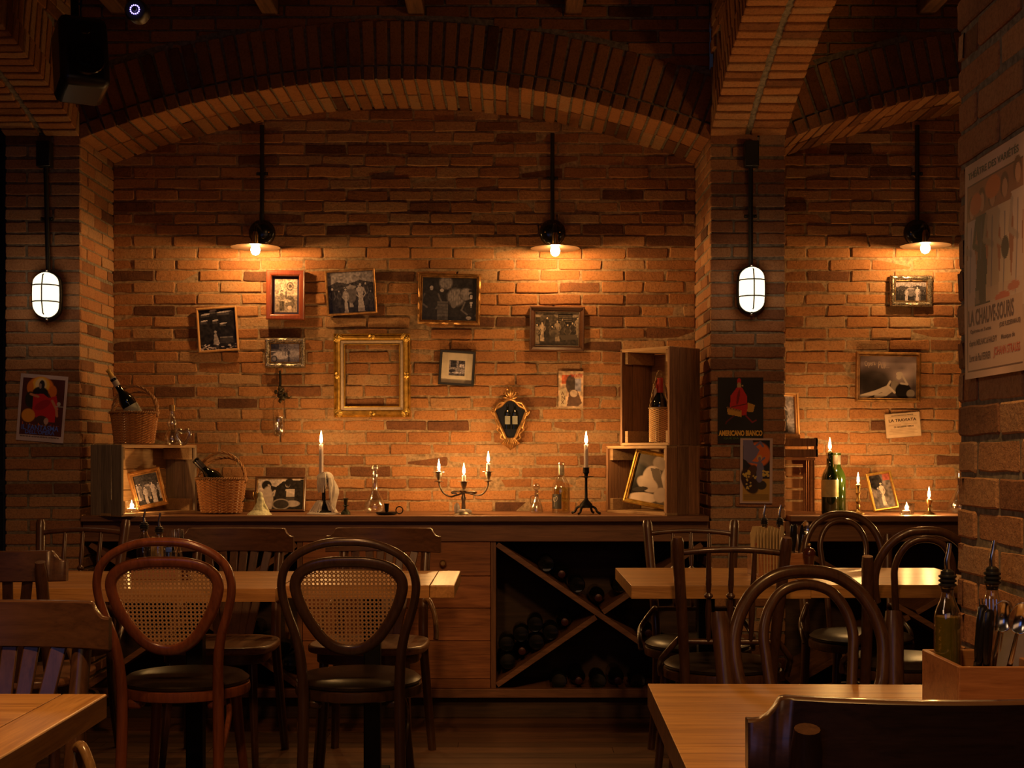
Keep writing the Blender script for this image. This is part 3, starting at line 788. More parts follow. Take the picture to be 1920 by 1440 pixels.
def bulkhead(px, py, label, jx):
    Y = 5.93; c = W(px, py, Y); t = thing('bulkhead_lamp', label, 'lamp', (c.x, 5.99, c.z), group='oval caged lamps on the pillars')
    hw, hh = .056, .100
    def ov(k, sx=1, sz=1): 
        a = 2*PI*k/40; cc, s = math.cos(a), math.sin(a)
        z = s*hw + (hh-hw)*(1 if s > 0 else -1)*min(1, abs(s)*3); return (cc*hw*sx, z*sz)
    o1 = [ov(k) for k in range(40)]
    MB().prism([(x*1.13, z*1.07) for x, z in o1], -.032, 0.0, 'y').build('housing', BLK, t, bevel=.006)
    mb = MB(); vs = []; fs = []; rings = [(1.0,-.030),(1.0,-.052),(.93,-.072),(.75,-.086),(.45,-.094),(.1,-.097)]
    for s, y in rings:
        for x, z in o1: vs.append((x*s, y, z*(s if s > .9 else .6*s+.4*s) ))
    for i in range(len(rings)-1):
        for k in range(40): fs.append((i*40+k, i*40+(k+1)%40, (i+1)*40+(k+1)%40, (i+1)*40+k))
    fs.append([200+k for k in range(40)]); mb.add(vs, fs).build('glass', FRS, t)
    mb = MB()
    mb.tube([(0,-.035,-hh*1.02),(0,-.085,-hh*.85),(0,-.102,-hh*.3),(0,-.102,hh*.3),(0,-.085,hh*.85),(0,-.035,hh*1.02)], .0030, 6)
    for z in (-.033, .04):
        mb.tube([(-hw*1.04,-.035,z),(-hw*.98,-.072,z),(-hw*.5,-.098,z),(0,-.104,z),(hw*.5,-.098,z),(hw*.98,-.072,z),(hw*1.04,-.035,z)], .0030, 6)
    mb.tube([(x*1.05, -.034, z*1.03) for x, z in o1], .0035, 6, closed=True)
    mb.build('cage', BLK, t)
    mb = MB(); mb.ball((0,-.035,hh*1.1), .006, 10, 6); mb.ball((0,-.035,-hh*1.1), .006, 10, 6); mb.build('screw', STE, t)
    zj = W(px, 290, 5.97).z - c.z; xj = jx
    MB().tube([(0,-.014,hh),(xj*.3,-.014,hh+.1),(xj,-.014,zj-.05)], .0105, 10).build('conduit', BPL, t)
    MB().box((xj,-.028,zj), (.062,.05,.115)).build('junction_box', BPL, t, bevel=.004)
    mb = MB(); zc = (zj+hh)/2-.02; mb.box((xj*.7,-.006,zc), (.055,.012,.014)); mb.ball((xj*.7-.022,-.014,zc), .005, 8, 6); mb.ball((xj*.7+.022,-.014,zc), .005, 8, 6); mb.build('clip', BPL, t)
    BULKS.append(Vector((c.x, 5.80, c.z)))
bulkhead(84, 552, 'lit oval caged lamp on the pillar beside the dark doorway', -.012)
bulkhead(1411, 542, 'lit oval caged lamp on the pillar above the black poster', .0)

# speaker and camera high up in the corner
t = thing('speaker', 'large black loudspeaker hanging under the ceiling beside the first cross arch', 'speaker', (-1.715, 5.3, 2.76), rot=(-.25, 0, .5))
MB().box((0,0,0), (.19,.2,.3)).build('cabinet', BPL, t, bevel=.03)
MB().lathe([(.075,0),(.07,.008),(.03,-.0),(.01,.006)], (0,-.099,-.04), 28, Matrix.Rotation(PI/2,3,'X')).build('woofer', BLG, t)
MB().lathe([(.03,0),(.026,.006),(.008,.004)], (0,-.099,.09), 20, Matrix.Rotation(PI/2,3,'X')).build('tweeter', BLG, t)
MB().beam((0,.08,.12), (0,.0,.66), .03, .012).build('bracket', BLK, t)
c = W(253, 18, 4.2); t = thing('security_camera', 'small dark ceiling camera with a ring of violet lights', 'camera', (c.x, c.y, c.z))
MB().lathe([(.03,.0),(.036,.01),(.036,.05),(.02,.06)], (0,0,0), 24, Matrix.Rotation(-PI/2+.1,3,'X')).build('housing', BPL, t)
mb = MB()
for k in range(14): a = 2*PI*k/14; mb.ball((.014*math.cos(a), -.002, .014*math.sin(a)), .0022, 8, 5)
mb.build('light_ring', LED, t)
MB().lathe([(.008,0),(.006,.004),(.002,.005)], (0,-.001,0), 14, Matrix.Rotation(PI/2,3,'X')).build('lens', BLG, t)
MB().tube([(0,.035,.02),(0,.05,.06),(0,.05,max(.1, 3.4-c.z))], .008, 8).build('mount', BPL, t)
# ================================================================ printed pictures
def srgb(c): return tuple(((v+.055)/1.055)**2.4 if v > .04045 else v/12.92 for v in c)
class Pic:
    """a small raster picked out in face colours; x to the right, y down, both 0..1"""
    def __init__(s, w, h, bg):
        s.w, s.h = w, h; s.a = np.zeros((h, w, 3)); s.a[:] = bg
        s.x, s.y = np.meshgrid((np.arange(w)+.5)/w, (np.arange(h)+.5)/h); s.asp = w/h
        s.rng = np.random.default_rng(R.randrange(9999))
    def put(s, m, c, k=1.0):
        m = np.clip(m, 0, 1)[..., None]*k; s.a = s.a*(1-m) + np.array(c)*m
    def e(s, cx, cy, rx, ry, c, rot=0, k=1.0, soft=.15):
        dx, dy = (s.x-cx)*s.asp, s.y-cy; a = math.radians(rot)
        u = (dx*math.cos(a)+dy*math.sin(a))/(rx*s.asp); v = (-dx*math.sin(a)+dy*math.cos(a))/ry
        s.put((1-np.sqrt(u*u+v*v))/soft+.5, c, k); return s
    def p(s, pts, c, k=1.0):
        m = np.zeros_like(s.x, bool); n = len(pts)
        for i in range(n):
            (x1,y1),(x2,y2) = pts[i], pts[(i+1)%n]
            if y1 == y2: continue
            cnd = ((y1 > s.y) != (y2 > s.y)) & (s.x < (x2-x1)*(s.y-y1)/(y2-y1)+x1); m ^= cnd
        s.put(m.astype(float), c, k); return s
    def r(s, x0, y0, x1, y1, c, k=1.0): return s.p([(x0,y0),(x1,y0),(x1,y1),(x0,y1)], c, k)
    def line(s, pts, w, c, k=1.0):
        for (x1,y1),(x2,y2) in zip(pts, pts[1:]):
            dx, dy = (x2-x1)*s.asp, y2-y1; l2 = dx*dx+dy*dy+1e-9
            t = np.clip((((s.x-x1)*s.asp)*dx + (s.y-y1)*dy)/l2, 0, 1)
            d = np.hypot((s.x-x1)*s.asp-t*dx, s.y-y1-t*dy); s.put((w/2-d)*s.h+.5, c, k)
        return s
    def noise(s, amt, n=10):
        g = s.rng.random((n+2, int(n*s.asp)+3)); yy, xx = s.y*n, s.x*n*s.asp; i, j = yy.astype(int), xx.astype(int); f, q = yy-i, xx-j
        v = g[i,j]*(1-f)*(1-q)+g[i+1,j]*f*(1-q)+g[i,j+1]*(1-f)*q+g[i+1,j+1]*f*q
        s.a = np.clip(s.a*(1+(v[...,None]-.5)*amt), 0, 1); return s
PRT, _nt, _b = nodes('print_ink'); setp(_b, (.5,.5,.5), .55, 0, .3)
_at = _nt.nodes.new('ShaderNodeAttribute'); _at.attribute_name = 'ink'; L(_nt, _at.outputs['Color'], _b.inputs['Base Color'])
PRG = PRT.copy(); PRG.name = 'print_ink_under_glass'; PRG.node_tree.nodes['Principled BSDF'].inputs['Roughness'].default_value = .22

def text_faces(body, bold=0):
    cu = bpy.data.curves.new('lettering', 'FONT'); cu.body = body; cu.size = 1; cu.offset = bold; cu.resolution_u = 3
    o = bpy.data.objects.new('lettering', cu); COL.objects.link(o)
    bpy.context.view_layer.update()
    dg = bpy.context.evaluated_depsgraph_get(); me = bpy.data.meshes.new_from_object(o.evaluated_get(dg))
    vs = [tuple(v.co) for v in me.vertices]; fs = [tuple(p.vertices) for p in me.polygons]
    bpy.data.objects.remove(o); bpy.data.curves.remove(cu); bpy.data.meshes.remove(me)
    return vs, fs
def print_mesh(name, pic, w, h, texts=(), parent=None, y=0.0, mat=None, curl=0.0, bold=.015):
    """flat print w x h standing in x-z, facing -y; texts: (string, cx, cy, width, height, colour, tilt)"""
    H_, W_ = pic.h, pic.w
    f = lambda u, v: y - curl*math.sin(u*5+v*3)*math.sin(v*PI)
    vs = [(-w/2 + w*i/W_, f(i/W_, j/H_), h/2 - h*j/H_) for j in range(H_+1) for i in range(W_+1)]
    fs = [(j*(W_+1)+i, (j+1)*(W_+1)+i, (j+1)*(W_+1)+i+1, j*(W_+1)+i+1) for j in range(H_) for i in range(W_)]
    cols = [tuple(c) for row in pic.a for c in row]
    for body, cx, cy, tw, th, c, tilt in texts:
        tv, tf = text_faces(body, bold)
        if not tf: continue
        xs = [p[0] for p in tv]; ys = [p[1] for p in tv]; x0, x1, y0, y1 = min(xs), max(xs), min(ys), max(ys)
        o = len(vs); a = math.radians(tilt)
        for p in tv:
            u = ((p[0]-x0)/(x1-x0+1e-9)-.5)*tw*w; v = ((p[1]-y0)/(y1-y0+1e-9)-.5)*th*h
            u, v = u*math.cos(a)-v*math.sin(a), u*math.sin(a)+v*math.cos(a)
            xx = (cx-.5)*w+u; zz = (.5-cy)*h+v
            vs.append((xx, f(xx/w+.5, .5-zz/h)-.0004, zz))
        for q in tf: fs.append(tuple(i+o for i in q)); cols.append(c)
    me = bpy.data.meshes.new(name); me.from_pydata(vs, [], fs); me.materials.append(mat or PRT)
    at = me.color_attributes.new('ink', 'FLOAT_COLOR', 'CORNER')
    buf = []
    for q, c in zip(fs, cols): buf.extend((c[0], c[1], c[2], 1.0)*len(q))
    at.data.foreach_set('color', buf)
    o = bpy.data.objects.new(name, me); COL.objects.link(o); o.parent = parent; return o

def g(v, t=(.92,.80,.92)): return tuple(min(1, v*k) for k in t)
def person(p, x, y, h, dress, skin=.45, hair=.03, t=None, wide=.16):
    """standing figure: head, hair, arms, dress or suit; y is the feet line, h the height"""
    q = (lambda v: g(v)) if t is None else (lambda v: g(v, t)); a = p.asp
    p.p([(x-wide*h*.5/a,y),(x-wide*h*.30/a,y-h*.5),(x-wide*h*.55/a,y-h*.8),(x-.04*h/a,y-h*.85),(x+.04*h/a,y-h*.85),(x+wide*h*.55/a,y-h*.8),(x+wide*h*.30/a,y-h*.5),(x+wide*h*.55/a,y)], q(dress))
    p.line([(x-wide*h*.5/a,y-h*.78),(x-wide*h*.75/a,y-h*.6),(x-wide*h*.3/a,y-h*.5)], .035*h, q(dress*.8+skin*.2))
    p.line([(x+wide*h*.5/a,y-h*.78),(x+wide*h*.75/a,y-h*.6),(x+wide*h*.35/a,y-h*.48)], .035*h, q(dress*.7+skin*.2))
    p.e(x, y-h*.93, .052*h/a*1.15, .065*h, q(hair)); p.e(x, y-h*.91, .038*h/a, .048*h, q(skin))
def pic_crowd(w, h, seed, sky=.25, ground=.03, n=7, main=True):
    st = R.getstate(); R.seed(seed)
    p = Pic(w, h, g(ground)); p.r(0,0,1,.32,g(sky)); p.noise(.5, 5)
    p.p([(0,.34),(.2,.24),(.45,.30),(.7,.22),(1,.30),(1,.45),(0,.45)], g(.05)); p.noise(1.0, 26)
    for i in range(n): person(p, .08+.85*i/(n-1)+R.uniform(-.03,.03), R.uniform(.82,.98), R.uniform(.42,.6), R.choice((.02,.05,.12,.3)), R.uniform(.25,.45))
    if main:
        person(p, .70, .97, .70, .38, .5, .05, wide=.24); p.e(.50,.55,.11,.22,g(.12)); p.e(.50,.38,.115,.04,g(.25)); person(p, .38, .98, .60, .34, .4)
    p.noise(.7, 30); R.setstate(st); return p
def pic_barrels(w, h):
    p = Pic(w, h, g(.018)); p.noise(1, 12)
    for cx, cy, r_ in ((.43,.12,.13),(.62,.45,.17),(.8,.38,.12)):
        p.e(cx,cy,r_,r_*p.asp,g(.07)); p.e(cx,cy,r_*.86,r_*.86*p.asp,g(.20))
        for k in range(-3,4): p.line([(cx+k*r_*.24, cy-r_*.75*p.asp),(cx+k*r_*.24, cy+r_*.75*p.asp)], .008, g(.11))
    person(p, .17, 1.25, 1.1, .022, .42, .01, wide=.3); person(p, .9, 1.35, 1.0, .02, .45, .01, wide=.3)
    p.e(.90,.30,.055,.03,g(.015)); p.p([(.87,.55),(.93,.55),(.90,.70)], g(.5)); p.r(.28,.55,.48,1,g(.09)); p.noise(.9, 30)
    for k in range(5): p.line([(.28,.6+.08*k),(.48,.6+.08*k)], .01, g(.03))
    p.e(.58,.62,.05,.09,g(.14)); p.e(.36,.30,.035,.04,g(.4)); p.e(.86,.93,.05,.04,g(.35)); return p
def pic_stall(w, h):
    p = Pic(w, h, g(.02)); p.noise(1, 14)
    for cx, cy, ww in ((.2,.12,.13),(.4,.04,.1),(.7,.08,.2),(.15,.28,.1),(.45,.28,.08),(.66,.36,.1)):
        p.e(cx,cy,ww,.018,g(.45), rot=-6); p.r(cx-ww,cy+.02,cx+ww*.7,cy+.07,g(.06))
    p.p([(.36,.86),(.40,.6),(.46,.6),(.54,.86)], g(.28)); p.e(.43,.56,.035,.035,g(.35)); p.r(.55,.68,.9,.72,g(.15)); p.r(.55,.72,.9,.85,g(.05))
    for i in range(45): p.e(R.random(), R.uniform(.86,1), .04, .015, g(R.uniform(.05,.6)), rot=R.uniform(-30,30))
    p.noise(.8, 30); return p
def pic_garden(w, h):
    T = (1,.80,.66); q = lambda v: g(v, T)
    p = Pic(w, h, q(.62)); p.r(0,.5,1,1,q(.30)); p.noise(.4,6)
    for k in range(6): p.line([(.03+.02*k,.45),(.05+.06*k,.0)], .012, q(.12))
    p.e(.68,.22,.16,.13,q(.14)); p.e(.68,.22,.12,.10,q(.4)); p.e(.68,.22,.07,.05,q(.15))
    person(p,.30,.95,.62,.2,.4,.05,T); p.e(.68,.7,.2,.2,q(.16)); p.e(.5,.66,.24,.05,q(.5)); p.r(.2,.66,.42,.95,q(.10))
    p.r(.48,.36,.52,.6,q(.1)); p.noise(1.1, 32); p.e(.66,.86,.1,.06,q(.65)); return p
def pic_cart(w, h):
    p = Pic(w, h, g(.2)); p.r(.6,0,1,.7,g(.30)); p.r(0,0,.3,.6,g(.06)); p.r(0,.8,1,1,g(.16)); p.noise(.7,12)
    p.e(.36,.62,.26,.20,g(.42)); p.r(.05,.3,.62,.42,g(.1)); p.line([(.02,.44),(.3,.40)], .03, g(.5)); person(p,.62,.95,.68,.06,.4); person(p,.42,.62,.5,.25,.4); person(p,.5,.64,.48,.1,.35)
    p.e(.14,.80,.10,.17,g(.04)); p.e(.14,.80,.07,.12,g(.2)); p.noise(.7,28); return p
def pic_kitchen(w, h):
    p = Pic(w, h, g(.25)); p.r(.1,.0,.45,.45,g(.03)); p.r(.6,.0,.98,.5,g(.06)); p.r(.65,.25,.95,.45,g(.5)); p.e(.2,.7,.2,.12,g(.03)); p.e(.5,.8,.3,.06,g(.5)); p.r(0,.85,1,1,g(.08)); p.noise(1.6,18); return p
def pic_tavern(w, h):
    T = (1,.74,.55); q = lambda v: g(v, T); p = Pic(w, h, q(.04)); p.r(0,0,1,.16,q(.2)); p.e(.3,.2,.18,.16,q(.06)); p.r(.53,.05,.85,.42,q(.015))
    for i in range(8): p.line([(.55,.12+.05*(i%4)),(.83,.12+.05*(i%4))], .012, q(.14))
    for i in range(9): 
        x = .05+.115*i; person(p, x, .95-.1*(i%3), .62-.05*(i%2), R.choice((.03,.05,.20,.35)), .42, .01, T, .22)
    p.e(.45,.62,.12,.12,q(.09)); p.noise(1.1,22); p.p([(.55,.68),(.95,.66),(.98,.8),(.62,.82)], q(.07)); return p
def pic_children(w, h):
    T = (1,.82,.74); q = lambda v: g(v, T); p = Pic(w, h, q(.62)); p.p([(.2,.2),(.4,.28),(.55,.1),(1,.05),(1,1),(.2,1)], q(.03)); p.noise(.8,24)
    for x, y, s in ((.2,.22,1),(.68,.14,.9)):
        p.e(x,y+.01,.105*s,.15*s,q(.03)); p.e(x+.035*(1 if x<.5 else -1),y+.07,.055*s,.095*s,q(.45)); p.e(x-.03,y+.02,.05,.12,q(.03)); p.e(x+.04*(1 if x<.5 else -1),y+.11,.02,.008,q(.2)); p.e(x+.02,y+.05,.035,.008,q(.18))
    p.e(.22,.70,.13,.42,q(.50)); p.line([(.3,.5),(.38,.4),(.36,.55)], .05, q(.52)); p.r(.62,.35,.80,.62,q(.5)); p.line([(.62,.38),(.78,.48)], .06, q(.6)); p.r(.62,.58,.80,.74,q(.07)); p.e(.76,.8,.16,.1,q(.42))
    p.e(.52,.82,.19,.17,q(.35)); p.e(.52,.82,.165,.14,q(.05)); p.noise(.35,20); return p
def pic_couple(w, h):
    T = (1,.76,.62); q = lambda v: g(v, T); p = Pic(w, h, q(.10)); p.e(.1,.9,.5,.7,q(.02))
    p.e(.65,.12,.25,.16,q(.28)); p.e(.45,.42,.22,.2,q(.50)); p.e(.9,.4,.2,.28,q(.55)); p.p([(.38,.28),(.6,.25),(.95,.85),(.75,.85)], q(.14)); p.e(.4,.62,.3,.15,q(.48),20); p.e(.35,.93,.4,.12,q(.6),-8); p.e(.25,.75,.2,.05,q(.05),-15); p.e(.8,.8,.18,.16,q(.45)); p.noise(.3,9); return p
def pic_recline(w, h):
    p = Pic(w, h, g(.07,(1,.7,.75))); p.e(.72,.10,.5,.50,g(.42,(1,.75,.75)),0,.9,.7); p.e(.45,.1,.6,.35,g(.22,(1,.7,.75)),0,.6,.6); p.noise(.9,7); q = lambda v: g(v,(1,.80,.70))
    p.e(.25,.62,.35,.35,q(.015),0,.8,.6); p.line([(.04,.97),(.3,.86),(.5,.74)], .10, q(.42)); p.line([(.3,.96),(.46,.90),(.56,.80)], .10, q(.38)); p.e(.46,.79,.08,.07,q(.42),-30)
    p.e(.62,.72,.07,.16,q(.22)); p.e(.77,.82,.14,.19,q(.012)); p.line([(.54,.6),(.5,.7),(.62,.86)], .05, q(.50)); p.line([(.73,.64),(.84,.66),(.76,.47)], .045, q(.46)); p.e(.69,.49,.045,.06,q(.5)); p.e(.70,.42,.06,.05,q(.5)); p.e(.9,.88,.07,.1,q(.18),50); return p
def pic_street(w, h):
    p = Pic(w, h, g(.10,(1,.8,.8))); p.e(.3,.2,.3,.25,g(.02)); p.noise(1.4,16); p.r(.65,.0,1,.2,(.35,.06,.03), .6); person(p,.5,.92,.7,.4,.45,.02,(1,.84,.76)); person(p,.34,.95,.6,.1,.3); p.noise(.6,26); return p
# ================================================================ frames
def sweep_frame(mb, w, h, prof, jit=0, step=.012, lobes=0):
    """mitred moulding round a w x h rectangle; prof = (distance in from the outer edge, height off the wall)"""
    loop = []
    for (x0,z0,x1,z1,nx,nz) in ((-1,-1,1,-1,0,1),(1,-1,1,1,-1,0),(1,1,-1,1,0,-1),(-1,1,-1,-1,1,0)):
        L_ = w if nx == 0 else h; n = max(1, int(L_/step)) if (jit or lobes) else 1
        for i in range(n+1):
            loop.append((x0, z0, x1, z1, i/n, nx, nz, i in (0,n)))
    vs = []; m = len(prof)
    for x0,z0,x1,z1,t,nx,nz,corner in loop:
        for j,(inn,hgt) in enumerate(prof):
            W2, H2 = w/2-inn, h/2-inn
            x = lerp(x0,x1,t)*W2; z = lerp(z0,z1,t)*H2
            hh = hgt
            if not corner and 0 < j < m-1:
                if jit: hh += R.uniform(-jit, jit); x += R.uniform(-jit,jit)*.6; z += R.uniform(-jit,jit)*.6
                if lobes: hh += lobes*math.sin((x+z)*420)
            vs.append((x, -hh, z))
    fs = []; n = len(loop)
    for i in range(n):
        k = (i+1) % n
        if loop[i][4] == 1 and loop[i][7]: continue
        for j in range(m-1): fs.append((i*m+j, k*m+j, k*m+j+1, i*m+j+1))
    mb.add(vs, fs); return mb
PROF = {
 'thin': [(0,0),(0,.014),(.003,.017),(.007,.017),(.010,.012),(.010,0)],
 'box': [(0,0),(0,.034),(.004,.038),(.018,.038),(.022,.036),(.026,.030),(.026,0)],
 'gold': [(0,0),(0,.014),(.003,.018),(.010,.020),(.013,.014),(.018,.016),(.021,.011),(.021,0)],
 'orn': [(0,0),(0,.012),(.003,.018),(.008,.023),(.014,.023),(.019,.018),(.023,.012),(.025,.014),(.027,.010),(.027,0)],
 'dark': [(0,0),(0,.022),(.004,.026),(.007,.026),(.009,.019),(.022,.013),(.024,.016),(.027,.013),(.027,0)],
 'black': [(0,0),(0,.02),(.002,.022),(.011,.022),(.012,.018),(.012,0)],
 'cup': [(0,0),(0,.012),(.003,.015),(.008,.017),(.012,.015),(.016,.010),(.018,.011),(.020,.0075),(.020,0)],
}
def pframe(px, py, w, h, rot, prof, mat_, pic, label, texts=(), matw=0, jit=0, depth=0, lobes=0, Y=6.49, inner=None, cat='picture'):
    c = W(px, py, Y-.02); t = thing('picture_frame', label, cat, (c.x, Y, c.z), rot=(0, -math.radians(rot), 0))
    pr = PROF[prof]; iw = pr[-1][0]
    sweep_frame(MB(), w, h, pr, jit, lobes=lobes).build('frame', mat_, t, smooth=True, angle=35)
    if inner: plabel(sweep_frame(MB(), w-2*iw+.004, h-2*iw+.004, [(0,.006),(0,.013),(.002,.014),(.004,.009),(.004,.004)]).build('inner_rim', inner, t, angle=35), 'bright inner rim')
    if matw: plabel(MB().box((0,-.0035,0), (w-2*iw+.002, .003, h-2*iw+.002)).build('mat_board', CRM if matw > 0 else MTB, t, smooth=False), 'mat board round the photograph')
    m = abs(matw); gw, gh = w-2*iw-2*m, h-2*iw-2*m
    o = print_mesh('photograph', pic, gw+(.003 if not m else 0), gh+(.003 if not m else 0), texts, t, -.0055, PRG); plabel(o, 'old photograph')
    return t
MTB = plain('dark_mat_board', (.03,.02,.06), .8, 0, .1, 30)
LWD = wood('light_frame_wood', (.42,.20,.07), (.62,.34,.14), 'z', 2, .4, .2, .05)
MAH = wood('mahogany_frame', (.16,.03,.012), (.32,.075,.03), 'z', 2, .28, .4, .03)
DWF = wood('dark_frame_wood', (.05,.02,.01), (.13,.055,.03), 'x', 2, .3, .3, .03)
pframe(407, 617, .197, .217, 3.9, 'thin', LWD, pic_stall(62,70), 'tilted narrow light wood frame holding a dark photograph of a market stall')
pframe(535.5, 553.5, .184, .238, -.5, 'box', MAH, pic_garden(48,66), 'deep reddish wood frame with a dark mat and a sepia garden photograph', matw=-.012)
pframe(657.6, 547, .243, .219, 3.6, 'thin', GLB, pic_crowd(84,74,5), 'tilted thin gilt frame with people gathered round a tall basket in a field')
pframe(533.7, 661.4, .197, .146, 0, 'orn', ORN, pic_cart(58,38), 'small ornate silver frame with a photograph of people beside a cart', jit=.0022, inner=GLB)
pframe(842.3, 560.2, .304, .248, -1.5, 'gold', GLB, pic_barrels(96,74), 'wide beaded gilt frame with men tasting wine beside barrels', lobes=.0009)
pframe(856.7, 689.9, .173, .170, -3.8, 'black', BPL, pic_kitchen(42,42), 'small square black frame with a broad cream mat', matw=.036)
pframe(1044.4, 616.4, .266, .218, -.7, 'dark', DWF, pic_tavern(74,56), 'dark wood frame with a silver line around a crowded tavern photograph', inner=SIL)
pframe(1709.7, 545.3, .206, .152, -.4, 'orn', ORN, pic_crowd(60,36,9), 'small ornate dark silver frame high on the wall of the second niche', jit=.0024, inner=GLB)
OPG = g(.42,(1,.72,.62))
pframe(1666.6, 707, .316, .244, -1, 'gold', GLB, pic_recline(100,74), 'wide gilt frame with a reclining performer and faded lettering',
       [('Opera', .18, .19, .19, .17, OPG, 8), ('Puf', .39, .21, .13, .17, OPG, -2), ('f...', .48, .24, .08, .08, OPG, 0)])
# empty gold frame
c = W(696.8, 703.6, 6.46); w_, h_ = .372, .407
t = thing('picture_frame', 'large empty gilt frame with carved corners, bare bricks showing through it', 'picture frame', (c.x, 6.49, c.z), rot=(0,-.004,0))
sweep_frame(MB(), w_, h_, [(0,0),(0,.016),(.004,.022),(.009,.016),(.015,.024),(.023,.030),(.031,.024),(.034,.017),(.036,0)], lobes=.0005).build('outer_moulding', GLD, t, angle=50)
plabel(sweep_frame(MB(), w_-.070, h_-.070, [(0,.004),(0,.018),(.010,.014),(.016,.012),(.016,.0)]).build('liner', plain('linen_liner', (.45,.33,.25), .8, 0, .15, 90), t, angle=35), 'pale linen liner')
sweep_frame(MB(), w_-.098, h_-.098, [(0,.004),(0,.015),(.003,.016),(.006,.012),(.006,.0)]).build('inner_rim', GLD, t, angle=35)
def acanthus(mb, x, z, dx, dz, s=1.0):
    for k in range(7):
        a = math.atan2(dz, dx) + (k-3)*.33; l = .021*s*(1-.07*abs(k-3))
        mb.tube([(x, -.024, z), (x+math.cos(a)*l*.5, -.029, z+math.sin(a)*l*.5), (x+math.cos(a)*l, -.026, z+math.sin(a)*l)], [.005*s,.0055*s,.0028*s], 8)
    mb.ball((x,-.028,z), .008*s, 10, 6)
for sx in (-1,1):
    for sz in (-1,1):
        mb = MB(); x, z = sx*(w_/2-.018), sz*(h_/2-.018); acanthus(mb, x, z, -sx, 0, 1.25); acanthus(mb, x, z, 0, -sz, 1.25); mb.build('corner_ornament', GLD, t)
for x, z in ((0, h_/2-.018), (0,-h_/2+.018), (w_/2-.018, 0), (-w_/2+.018, 0)):
    mb = MB(); acanthus(mb, x, z, 1 if z else 0, 0 if z else 1, .8); acanthus(mb, x, z, -1 if z else 0, 0 if z else -1, .8); mb.build('centre_ornament', GLD, t)
# carved lozenge mirror
c = W(957, 783, 6.46); s = 6.46/FP
t = thing('carved_wall_mirror', 'small lozenge-shaped carved gilt wall frame with dark glass above the candelabra', 'mirror', (c.x, 6.49, c.z))
def lz(x, y): return ((x-957)*s, (783-y)*s)
outl = [lz(*q) for q in ((957,748),(966,751),(975,760),(988,768),(985,778),(980,792),(973,806),(967,820),(957,830))]
outl = outl + [(-x, z) for x, z in outl[-2:0:-1]]
MB().tube(cr([(x,-.016,z) for x,z in outl], 4, True), .0095, 10, closed=True).build('carved_frame', GLB, t)
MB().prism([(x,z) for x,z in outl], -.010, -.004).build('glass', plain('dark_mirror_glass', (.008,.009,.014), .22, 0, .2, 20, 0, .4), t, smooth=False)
mb = MB()
for dx, dz, l in ((0,1,.062),(.35,.9,.05),(-.35,.9,.05),(.7,.62,.045),(-.7,.62,.045),(.9,.15,.035),(-.9,.15,.035)):
    n_ = math.hypot(dx,dz); x0, z0 = 0, .093; dx/=n_; dz/=n_
    mb.tube(cr([(x0,-.018,z0),(x0+dx*l*.5,-.03,z0+dz*l*.5),(x0+dx*l*.85,-.028,z0+dz*l*.9),(x0+dx*l,-.016,z0+dz*l*.78)],4), [.004,.005,.006,.0065,.0065,.006,.006,.0055,.005,.0045,.004,.003,.002], 8)
mb.build('crest', GLB, t)
mb = MB()
for sx in (-1,1):
    mb.tube(cr([(sx*.03,-.02,.075),(sx*.055,-.028,.07),(sx*.07,-.025,.05),(sx*.08,-.024,.03),(sx*.09,-.018,.035),(sx*.086,-.016,.02),(sx*.074,-.02,.01)],4), .006, 8)
    mb.tube(cr([(sx*.07,-.02,-.01),(sx*.058,-.026,-.045),(sx*.064,-.02,-.06),(sx*.045,-.024,-.08),(sx*.048,-.02,-.098),(sx*.03,-.024,-.11)],4), .006, 8)
    for q in range(4): mb.tube([(sx*.01*q*.6,-.02,-.10),(sx*(.012*q+.006),-.032,-.125),(sx*.006*q,-.016,-.158+.006*q)], [.005,.007,.002], 8)
mb.build('scroll_carving', GLB, t)
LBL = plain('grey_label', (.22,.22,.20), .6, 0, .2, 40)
for sx in (-.014, .022):  # flattened bottles modelled on the glass in place of the mirror's reflection
    t2 = MB().lathe([(.015,-.05),(.016,.0),(.016,.028),(.013,.036),(.006,.044),(.0055,.07)], (sx,-.012,-.005), 14, Matrix.Diagonal((1,.25,1))).build('reflection_bottle', BDK, t)
    MB().box((sx,-.017,-.012), (.025,.0015,.04)).build('reflection_label', LBL, t2, smooth=False)

# ================================================================ paper posters and cards
def poster(name, label, px, py, w, h, rot, pic, texts, Y, cat='poster', curl=.0015, bold=.015):
    c = W(px, py, Y); o = print_mesh(name, pic, w, h, texts, None, 0, PRT, curl, bold); o.location = (c.x, Y, c.z); o.rotation_euler = (0, -math.radians(rot), 0)
    return tag(o, label, cat)
LIL = (.52,.43,.50)
# opera poster on the pillar by the doorway
p = Pic(88, 120, LIL); p.r(.055,.055,.945,.905,(.075,.018,.02)); p.noise(.3,9)
p.e(.44,.17,.26,.14,(.75,.22,.02)); p.e(.44,.15,.18,.12,(.85,.48,.05)); p.e(.44,.15,.12,.1,(.8,.62,.35)); p.e(.70,.24,.08,.09,(.6,.16,.02)); p.e(.22,.2,.07,.09,(.65,.2,.02))
p.e(.44,.28,.17,.10,(.012,.01,.018)); p.e(.46,.15,.06,.07,(.02,.015,.03)); p.e(.43,.17,.028,.04,(.3,.22,.22))
p.e(.24,.38,.11,.12,(.02,.02,.015)); p.p([(.3,.3),(.5,.28),(.62,.34),(.78,.30),(.84,.5),(.78,.62),(.78,.70),(.55,.70),(.3,.62)], (.50,.015,.025)); p.e(.5,.45,.18,.06,(.25,.01,.02),-30,.7); p.line([(.7,.38),(.8,.5),(.82,.6)], .04, (.5,.2,.12)); p.line([(.24,.3),(.4,.33)], .035, (.55,.22,.12))
